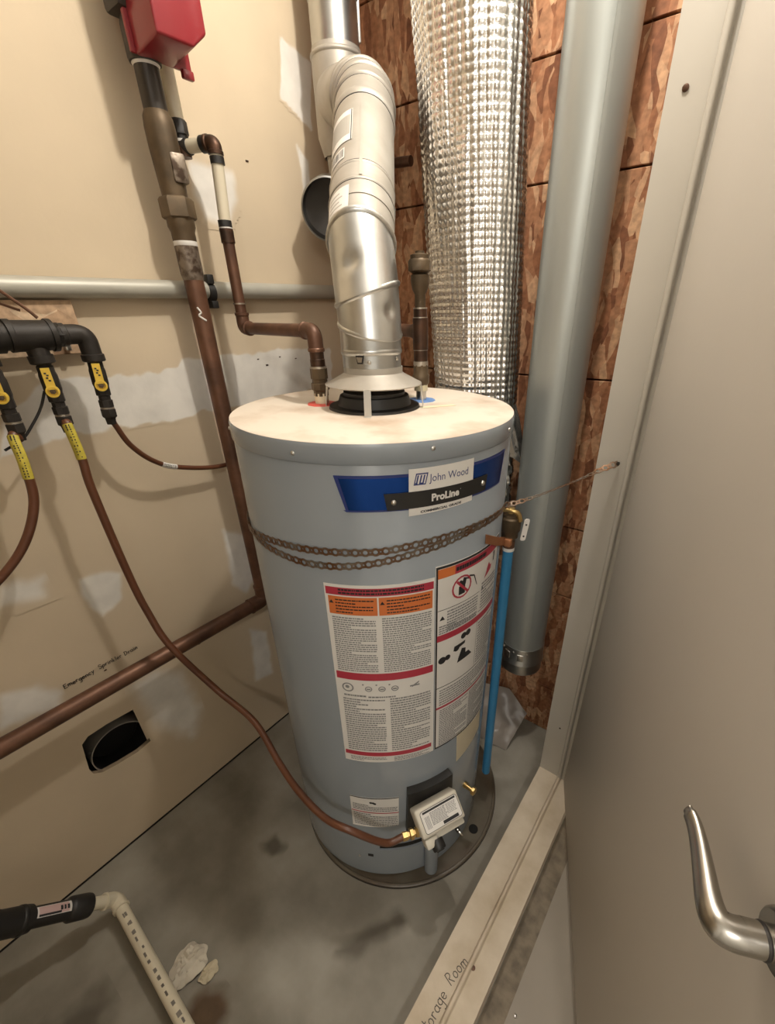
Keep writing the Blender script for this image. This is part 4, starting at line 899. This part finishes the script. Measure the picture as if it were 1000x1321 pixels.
ql([(.0245, 1.985), (.0245, 2.066)], 'black_pipe', M_DARKPIPE); m = MB(); m.lathe([(.025, 2.061), (.0275, 2.065), (.025, 2.069)], Q, kz, seg=28); m.build('white_ring', M_WHITE, sr)
ql([(.0305, 2.066), (.0325, 2.072), (.0325, 2.120), (.028, 2.135), (.028, CH - .01)], 'tee_fitting', M_DARKPIPE)
m = MB(); m.box(Q + Vector((.0, -.012, 2.165)), (.060, .070, .07), bev=.010); m.build('saddle', M_DARKPIPE, sr)
m = MB(); m.tube(bez([Q + Vector((.0175, -.017, 1.615)), Q + Vector((.022, -.012, 1.603)), Q + Vector((.0185, -.0165, 1.596)), Q + Vector((.024, -.003, 1.584))]), .0022, 8); m.build('paint_drip', M_WHITE, sr)
m = MB(); m.tube([Q + kz * 1.03 + Vector((0, 0, 0)), Q + kz * 1.032], .0236, 20); 
# red alarm box
ab = thing('alarm_box', 'red metal sprinkler alarm box mounted on the black riser fitting', 'alarm box', (-1.15, .735, 2.068))
m = MB(); bx0, bx1, by0, by1 = -1.198, -1.104, .664, .778
lowp = [(bx1, by0, 2.075), (bx1, by1 - .028, 2.078), (bx1, by1, 2.104)]; up_ = 2.40
front = [(bx1, by0 + .004, 2.076), (bx1, by1 - .034, 2.078), (bx1, by1, 2.106), (bx1, by1, up_), (bx1, by0 + .004, up_)]
bm = bmesh.new(); vs_ = [bm.verts.new(p) for p in front]; f_ = bm.faces.new(vs_); r_ = bmesh.ops.extrude_face_region(bm, geom=[f_])
for v in r_['geom']:
    if isinstance(v, bmesh.types.BMVert): v.co.x = bx0; v.co.z += (-.010 if v.co.z < 2.3 else 0)
bmesh.ops.bevel(bm, geom=bm.edges[:], offset=.005, segments=3, affect='EDGES', profile=.5); m.bm(bm); m.build('cover', M_RED, ab)
m = MB(); m.box((bx0 - .003, .724, 2.235), (.010, .128, .330), bev=.003); m.box((bx0 + .004, .774, 2.064), (.012, .026, .016), bev=.003); m.build('back_plate', M_RED, ab)
m = MB(); m.box((bx1 + .0006, .748, 2.196), (.001, .070, .066)); al = m.build('white_label', M_WHITE, ab)
m = MB()
for i in range(7):
    for j in range(5): m.box((bx1 + .0014, .720 + i * .009, 2.172 + j * .012), (.0005, random.uniform(.004, .009), .004))
m.build('print', M_INK, al, smooth=False)

# ------------------------------------------------------------------ conduit on the wall
cd = thing('wall_conduit', 'horizontal beige painted conduit strapped across the drywall behind the pipes', 'conduit', (-1.276, .8, 1.648))
m = MB(); m.tube([(-1.277, -1.2, 1.648), (-1.277, 1.325, 1.660)], .0205, 24); m.build('tube', M_CONDUIT, cd)
m = MB(); m.tube([(-1.277, .758, 1.652), (-1.277, .776, 1.652)], .0245, 24); m.box((-1.268, .766, 1.682), (.028, .018, .022), bev=.002); m.box((-1.268, .766, 1.622), (.028, .018, .018), bev=.002); tag(m.build('clamp', M_RUB, cd), 'black conduit clamp')
wc = thing('thin_conduit', 'thin copper pipe stub behind the flue at upper right', 'pipe', (-1.0, 1.29, 1.98))
m = MB(); m.tube([(-1.10, 1.285, 1.985), (-.965, 1.285, 1.975)], .0125, 14); m.build('tube', M_COPPER, wc)

# ------------------------------------------------------------------ gas manifold
wblk = MB(); wblk.box((-1.289, .2, 1.578), (.022, .462, .108), bev=.002); tag(wblk.build('backing_board', M_BLOCK), 'rough plywood backing board behind the black gas manifold', 'board')
gm = thing('gas_manifold', 'thick black iron gas manifold with tees and an elbow fixed over the backing board', 'gas pipe', (-1.2, .3, 1.54))
MZ = 1.566; MX = -1.205
m = MB(); m.tube([(MX, -1.0, MZ + .006), (MX, .285, MZ + .002)], .0265, 28); m.tube([(MX, .33, MZ), (MX, .40, MZ)], .0165, 20); m.build('pipe', M_BLKIRON, gm)
m = MB(); m.tube([(MX, .276, MZ + .002), (MX, .284, MZ + .002), (MX, .286, MZ + .001), (MX, .345, MZ)], [.0305, .0305, .0290, .0285], 28); m.lathe([(.031, 0), (.031, .009), (.028, .010)], (MX, .345, MZ), (0, 1, 0), seg=24); m.tube([(MX, .315, MZ), (MX, .318, MZ - .048)], .0195, 20); m.lathe([(.0225, .036), (.0225, .050), (.02, .052)], (MX, .315, MZ), (0, .06, -1), seg=20); m.build('tee', M_BLKIRON, gm)
m = MB(); m.tube([(MX, .195, MZ + .003), (MX, .266, MZ + .002)], .0310, 28); m.tube([(MX, .232, MZ), (MX, .232, MZ - .05)], .0195, 20); m.build('tee', M_BLKIRON, gm)
m = MB(); pth = fillet([(MX, .372, MZ), (MX, .412, MZ), (MX, .412, MZ - .05)], .03, 8); m.tube(pth, .0195, 22); m.lathe([(.0195, -.004), (.0225, -.002), (.0225, .008), (.02, .010)], pth[0], (0, -1, 0), seg=22); m.lathe([(.0195, -.010), (.0225, -.008), (.0225, .004), (.02, .006)], pth[-1], (0, 0, -1), seg=22); m.build('elbow', M_BLKIRON, gm)
m = MB(); m.lathe([(.021, 0), (.023, .004), (.023, .010), (.019, .013)], (MX, .357, MZ), (0, 1, 0), seg=8); m.build('reducer', M_BLKIRON, gm)
m = MB()
for y in (.340, .392): m.box((WX + .024, y, MZ - .028), (.02, .012, .012), bev=.002)
m.build('pipe_hook', M_STEEL, gm)
def gas_valve_small(y, z, lab, dirv=(0, 0, -1), full=True, tilt=0.):
    t = thing('gas_shutoff_valve', lab, 'gas valve', (MX, y, z), group=None)
    o = Vector((MX, y, z)); d = Vector(dirv).normalized(); m = MB()
    m.lathe([(.0135, -.010), (.0135, .0), (.0155, .002), (.0155, .014), (.0170, .020), (.0170, .048), (.0155, .054), (.0155, .072), (.0125, .074), (.0125, .083), (.0150, .084), (.0150, .098), (.0120, .101)], o, d, seg=8); m.build('valve_body', M_BLKIRON, t)
    f = Vector((1, -.35, .1)); f = (f - d * f.dot(d)).normalized(); s = d.cross(f).normalized(); hc = o + d * .050 + f * .019
    m = MB(); m.lathe([(.0120, -.004), (.0120, .0055), (.0088, .006), (.0085, .0015)], hc, f, seg=24)
    up = -d; w0, w1 = .0080, .0075
    m.prism([hc + s * a + up * b + f * .001 for a, b in ((-w0, .004), (w0, .004), (w1, .046), (-w1, .046))], f * .0045); m.build('handle', M_YEL, t)
    m = MB(); m.lathe([(.0060, -.001), (.0055, .004), (.001, .005)], hc + f * .0005, f, seg=6); m.build('stem_nut', M_BRONZE, t)
    m = MB()
    for a, b in ((-.002, .022), (.001, .027), (-.001, .032), (.002, .036)): m.box(hc + s * a + up * b + f * .0058, (.0006, .004, .0030), Matrix((f, s, up)).transposed())
    m.build('handle_print', M_INK, t, smooth=False)
    m = MB(); e = o + d * .104
    m.lathe([(.013, -.002), (.0165, .0), (.0165, .016), (.012, .020), (.011, .028), (.0105, .034)], e, d, seg=6); m.build('flare_nut', M_BLKIRON, t)
    m = MB(); m.lathe([(.0140, -.005), (.0140, -.001)], e, d, seg=16); m.build('thread_ring', M_SOLDER, t)
    return t, e + d * .03
v2, e2 = gas_valve_small(.318, MZ - .055, 'yellow handled gas valve under the manifold tee, above the long hose to the heater', (0, -.02, -1))
v3, e3 = gas_valve_small(.412, MZ - .055, 'yellow handled gas valve under the manifold elbow, nearest the riser', (0, -.06, -1))
v1, e1 = gas_valve_small(.232, MZ - .055, 'black gas valve cut off by the left photo edge, above the looping hose', (0, -.02, -1))
def hose(name, pts, r, label, tag_at=None, tagmat=None, tag_len=10):
    h = thing(name, label, 'gas hose', pts[0]); P = bez(pts, 14); m = MB(); m.tube(P, r, 14); m.build('tube', M_HOSE, h)
    if tag_at is not None:
        m = MB(); m2 = MB(); rows = []; rn = random.Random(tag_at)
        for i in range(tag_at, tag_at + tag_len):
            p = P[i]; f = Vector((.86, -.45, .25)); t = (P[i + 1] - P[i - 1]).normalized(); f = (f - t * f.dot(t)).normalized(); s = t.cross(f)
            rows.append([p + (f * cos(a) + s * sin(a)) * (r + .0012) for a in [(-1 + 2 * k / 8) * 1.25 for k in range(9)]])
            if 0 < i - tag_at < tag_len - 1:
                for a in (-.35, .15): 
                    if rn.random() < .75: m2.box(p + (f * cos(a) + s * sin(a)) * (r + .0013), (.0022, rn.uniform(.002, .004), .0006), Matrix((s, t, f * cos(a) + s * sin(a))).transposed())
        m.rings(rows, 0, False, False, close=False); lb = m.build('warning_label', tagmat or M_YTAG, h); tag(lb, 'printed warning label on the hose')
        m2.build('label_print', M_INK, lb, smooth=False)['kind'] = 'stuff'
    return h
hose('gas_hose', [e1, (-1.195, .218, 1.385), (-1.18, .2126, 1.328), (-1.18, .199, 1.246), (-1.18, .150, 1.163), (-1.185, .075, 1.098), (-1.19, -.05, 1.03), (-1.2, -.25, .98), (-1.21, -.70, .95), (-1.22, -1.25, .93)], .0092, 'brown gas hose looping left below the left edge valve', 14, None, 20)
hose('gas_hose', [e2, (-1.188, .3135, 1.392), (-1.182, .3140, 1.3155), (-1.18, .3093, 1.2364), (-1.178, .3152, 1.0084), (-1.165, .322, .885), (-1.125, .334, .775), (-1.0507, .3869, .6072), (-.918, .409, .540), (-.790, .388, .483), (-.690, .371, .470), (-.589, .3680, .458), (-.512, .384, .460), tuple(HOSE_END + HOSE_DIR * .05), tuple(HOSE_END)], .0092, 'long brown gas hose sweeping down to the heater gas valve', 14, None, 15)
hose('gas_hose', [e3, (-1.218, .410, 1.385), (-1.22, .4161, 1.3632), (-1.225, .4356, 1.3111), (-1.235, .480, 1.258), (-1.25, .545, 1.220), (-1.262, .67, 1.186), (-1.26, .82, 1.19), (-1.25, 1.0, 1.2)], .0066, 'thin brown gas hose curving right behind the riser', 61, M_WHITE, 9)
wr = MB(); wr.tube(bez([(-1.20, .300, 1.462), (-1.21, .285, 1.43), (-1.215, .262, 1.40), (-1.22, .235, 1.372), (-1.225, .2, 1.355)]), .0028, 8); tag(wr.build('thin_cable', M_RUB), 'thin black cable sagging left from the middle gas valve', 'cable')
wr = MB(); wr.tube(bez([(-1.235, .25, 1.70), (-1.215, .288, 1.655), (-1.19, .318, 1.617), (-1.185, .332, 1.598)]), .0032, 8); wr.tube(bez([(-1.24, .262, 1.64), (-1.225, .283, 1.628), (-1.20, .312, 1.612)]), .0025, 8); tag(wr.build('twisted_wire', M_COPPER), 'twisted copper wire slanting over the plywood backing board', 'wire')

# ------------------------------------------------------------------ wall duct in the hole
wd = thing('wall_duct', 'round grey duct end recessed in the ragged drywall opening', 'duct', (WX - .02, .160, .30))
m = MB(); c_ = Vector((WX - .016, .162, .388)); m.lathe([(.083, -.10), (.083, 0), (.0800, 0), (.0800, -.004)], c_, (1, 0, 0), seg=48, cap=False); m.build('duct_rim', M_GALVD, wd)
m = MB(); m.lathe([(.0798, -.004), (.0798, -.085)], c_, (1, 0, 0), seg=48, cap=False); m.build('duct_dark_inner', M_BLACK, wd)  # inner face coloured black to paint in the darkness of the duct
m = MB(); m.lathe([(.0790, 0), (.0790, .001)], c_ + Vector((-.085, 0, 0)), (1, 0, 0), seg=36); tag(m.build('dark_inside', M_BLACK, wd), 'black disc for the darkness inside the wall duct')
m = MB(); m.lathe([(.004, 0), (.003, .002)], c_ + Vector((-.006, -.076, .045)), (.6, -.5, .6), seg=8); m.build('screw', M_STEEL, wd)

# ------------------------------------------------------------------ white drain pipe with pump coupling at the lower left
dpn = thing('drain_pipe', 'ivory plastic drain pipe with elbow and black coupling on the closet floor', 'pipe', (-1.1, -.037, .05))
D1 = Vector((-1.105, -.036, .085)); D2 = Vector((-.30, -.064, .040)); D0 = Vector((-1.110, -.235, .330)); dd = (D0 - D1).normalized()
m = MB(); m.tube([D1 + dd * .02, D1 + dd * .085], .0165, 20); m.tube([D1 + (D2 - D1).normalized() * .02, D2], .0168, 20); m.build('plastic_pipe', M_CPVC, dpn)
elbow('elbow', (D0, D1, D2), .0198, .018, M_CPVC, dpn, .020)
m = MB(); rn = random.Random(2); de = (D2 - D1).normalized(); fx = Vector((0, .03, 1)).normalized(); sx_ = de.cross(fx); s = .07
while s < .52:
    for q in range(2): m.box(D1 + de * s + fx * .0166 + sx_ * rn.uniform(-.003, .003), (rn.uniform(.006, .014), rn.uniform(.0035, .006), .0012), Matrix((de, sx_, fx)).transposed())
    s += rn.choice((.018, .022, .03))
m.build('pipe_print', mat('grey_ink', (.20, .18, .15), .6, var=0), dpn, smooth=False)
m = MB(); m.lathe([(.020, .080), (.0285, .082), (.0300, .090), (.0300, .132), (.027, .136), (.0225, .140)], D1, dd, seg=28); m.build('coupling_nut', M_RUB, dpn)
m = MB(); m.lathe([(.0235, .13), (.0235, .235)], D1, dd, seg=28); bb = m.build('coupling_body', M_RUB, dpn)
m = MB(); m.lathe([(.0225, .228), (.030, .232), (.0310, .24), (.0310, .30), (.034, .31), (.034, .60)], D1, dd, seg=28); m.lathe([(.0312, .246), (.0325, .248), (.0325, .256), (.0312, .258)], D1, dd, seg=28); m.build('coupling_nut', M_RUB, dpn)
m = MB(); f_ = (Vector((0, 0, 1.6)) - D1); f_ = (f_ - dd * f_.dot(dd)).normalized(); s_ = dd.cross(f_).normalized()
if s_.z < 0: s_ = -s_
def dq(a, s, r): return D1 + dd * s + (f_ * cos(a) + s_ * sin(a)) * r
def dpatch(m, a0, a1, s0, s1, r, mi):
    for i in range(8):
        a, b = a0 + (a1 - a0) * i / 8, a0 + (a1 - a0) * (i + 1) / 8; m.quad(dq(a, s0, r), dq(b, s0, r), dq(b, s1, r), dq(a, s1, r), mi)
dpatch(m, -.15, .95, .142, .226, .0238, 0); dpatch(m, -.08, .88, .148, .222, .0239, 2); dpatch(m, -.08, .12, .168, .222, .0240, 1)
for i, (a, b) in enumerate(((.146, .152), (.155, .160), (.163, .169))): dpatch(m, .15, .60, a + .002, b + .002, .0241, 1)
m.build('pump_label', [M_WHITE, M_INK, mat('pale_pink_print', (.60, .42, .40), .4, var=.1)], bb, smooth=False)

# ------------------------------------------------------------------ things lying on the floor
def crumple(name, c, rx, ry, h, seed, mtl, label, cat, n=14):
    rn = random.Random(seed); m = MB(); rows = []
    for i in range(n + 1):
        row = []
        for j in range(n + 1):
            u, v = i / n * 2 - 1, j / n * 2 - 1; a = atan2(v, u); k = 1 + .30 * NZ.noise(Vector((cos(a) * 1.6, sin(a) * 1.6, seed)))
            f = max(abs(u), abs(v)) / (hypot(u, v) + 1e-9)
            x, y = u * f * rx * k, v * f * ry * k
            z = .004 + h * (max(0, 1 - (u * u + v * v) * .6)) * (.5 + .9 * abs(NZ.noise(Vector((u * 2.3, v * 2.3, seed + 4))))) + .004 * abs(NZ.noise(Vector((u * 6, v * 6, seed))))
            row.append(Vector(c) + Vector((x, y, z)))
        rows.append(row)
    vs = [p for r in rows for p in r]; w = n + 1
    m.add(vs, [(i * w + j, (i + 1) * w + j, (i + 1) * w + j + 1, i * w + j + 1) for i in range(n) for j in range(n)])
    k = len(vs); m.add([p - Vector((0, 0, .0025)) for p in vs], [(i * w + j, i * w + j + 1, (i + 1) * w + j + 1, (i + 1) * w + j) for i in range(n) for j in range(n)])
    return tag(m.build(name, mtl, ang=25), label, cat)
crumple('paper_scrap', (-.832, .018, 0), .044, .048, .030, 3, M_PAPER, 'crumpled scrap of whitish paper on the floor beside the drain pipe', 'paper scrap')
crumple('brown_scrap', (-.772, .040, 0), .020, .026, .014, 8, M_BUFF, 'small brownish scrap lying against the crumpled paper', 'paper scrap')
ps = MB()
A_ = [Vector(p) for p in ((-.62, 1.12, .004), (-.42, 1.14, .004), (-.40, 1.28, .10), (-.50, 1.30, .17), (-.64, 1.26, .16))]
n = 10; rows = []
for i in range(n + 1):
    r0, r1 = A_[0].lerp(A_[1], i / n), (A_[4].lerp(A_[3], i / n * 1.7) if i / n < .59 else A_[3].lerp(A_[2], (i / n - .59) / .41))
    rows.append([r0.lerp(r1, j / n) + Vector((0, -.012, .012)) * NZ.noise(Vector((i * .5, j * .4, 2))) + Vector((0, 0, .010 * sin(j / n * pi))) for j in range(n + 1)])
w = n + 1; vs = [p for r in rows for p in r]; ps.add(vs, [(i * w + j, (i + 1) * w + j, (i + 1) * w + j + 1, i * w + j + 1) for i in range(n) for j in range(n)])
ps.add([p + Vector((0, .0015, -.0015)) for p in vs], [(i * w + j, i * w + j + 1, (i + 1) * w + j + 1, (i + 1) * w + j) for i in range(n) for j in range(n)])
tag(ps.build('plastic_sheet', M_POLY), 'crumpled cloudy plastic sheet leaning on the strand board behind the heater', 'plastic sheet')
m = MB(); m.lathe([(.0045, 0), (.0045, .0015), (.0035, .0035), (.001, .0042)], (-.058, .462, .0), (0, 0, 1), seg=14); m.tube([(-.058, .462, .001), (-.058, .462, .002)], .002, 8); tag(m.build('dropped_screw', M_STEEL), 'tiny shiny screw on the corridor floor beside the sill', 'screw')
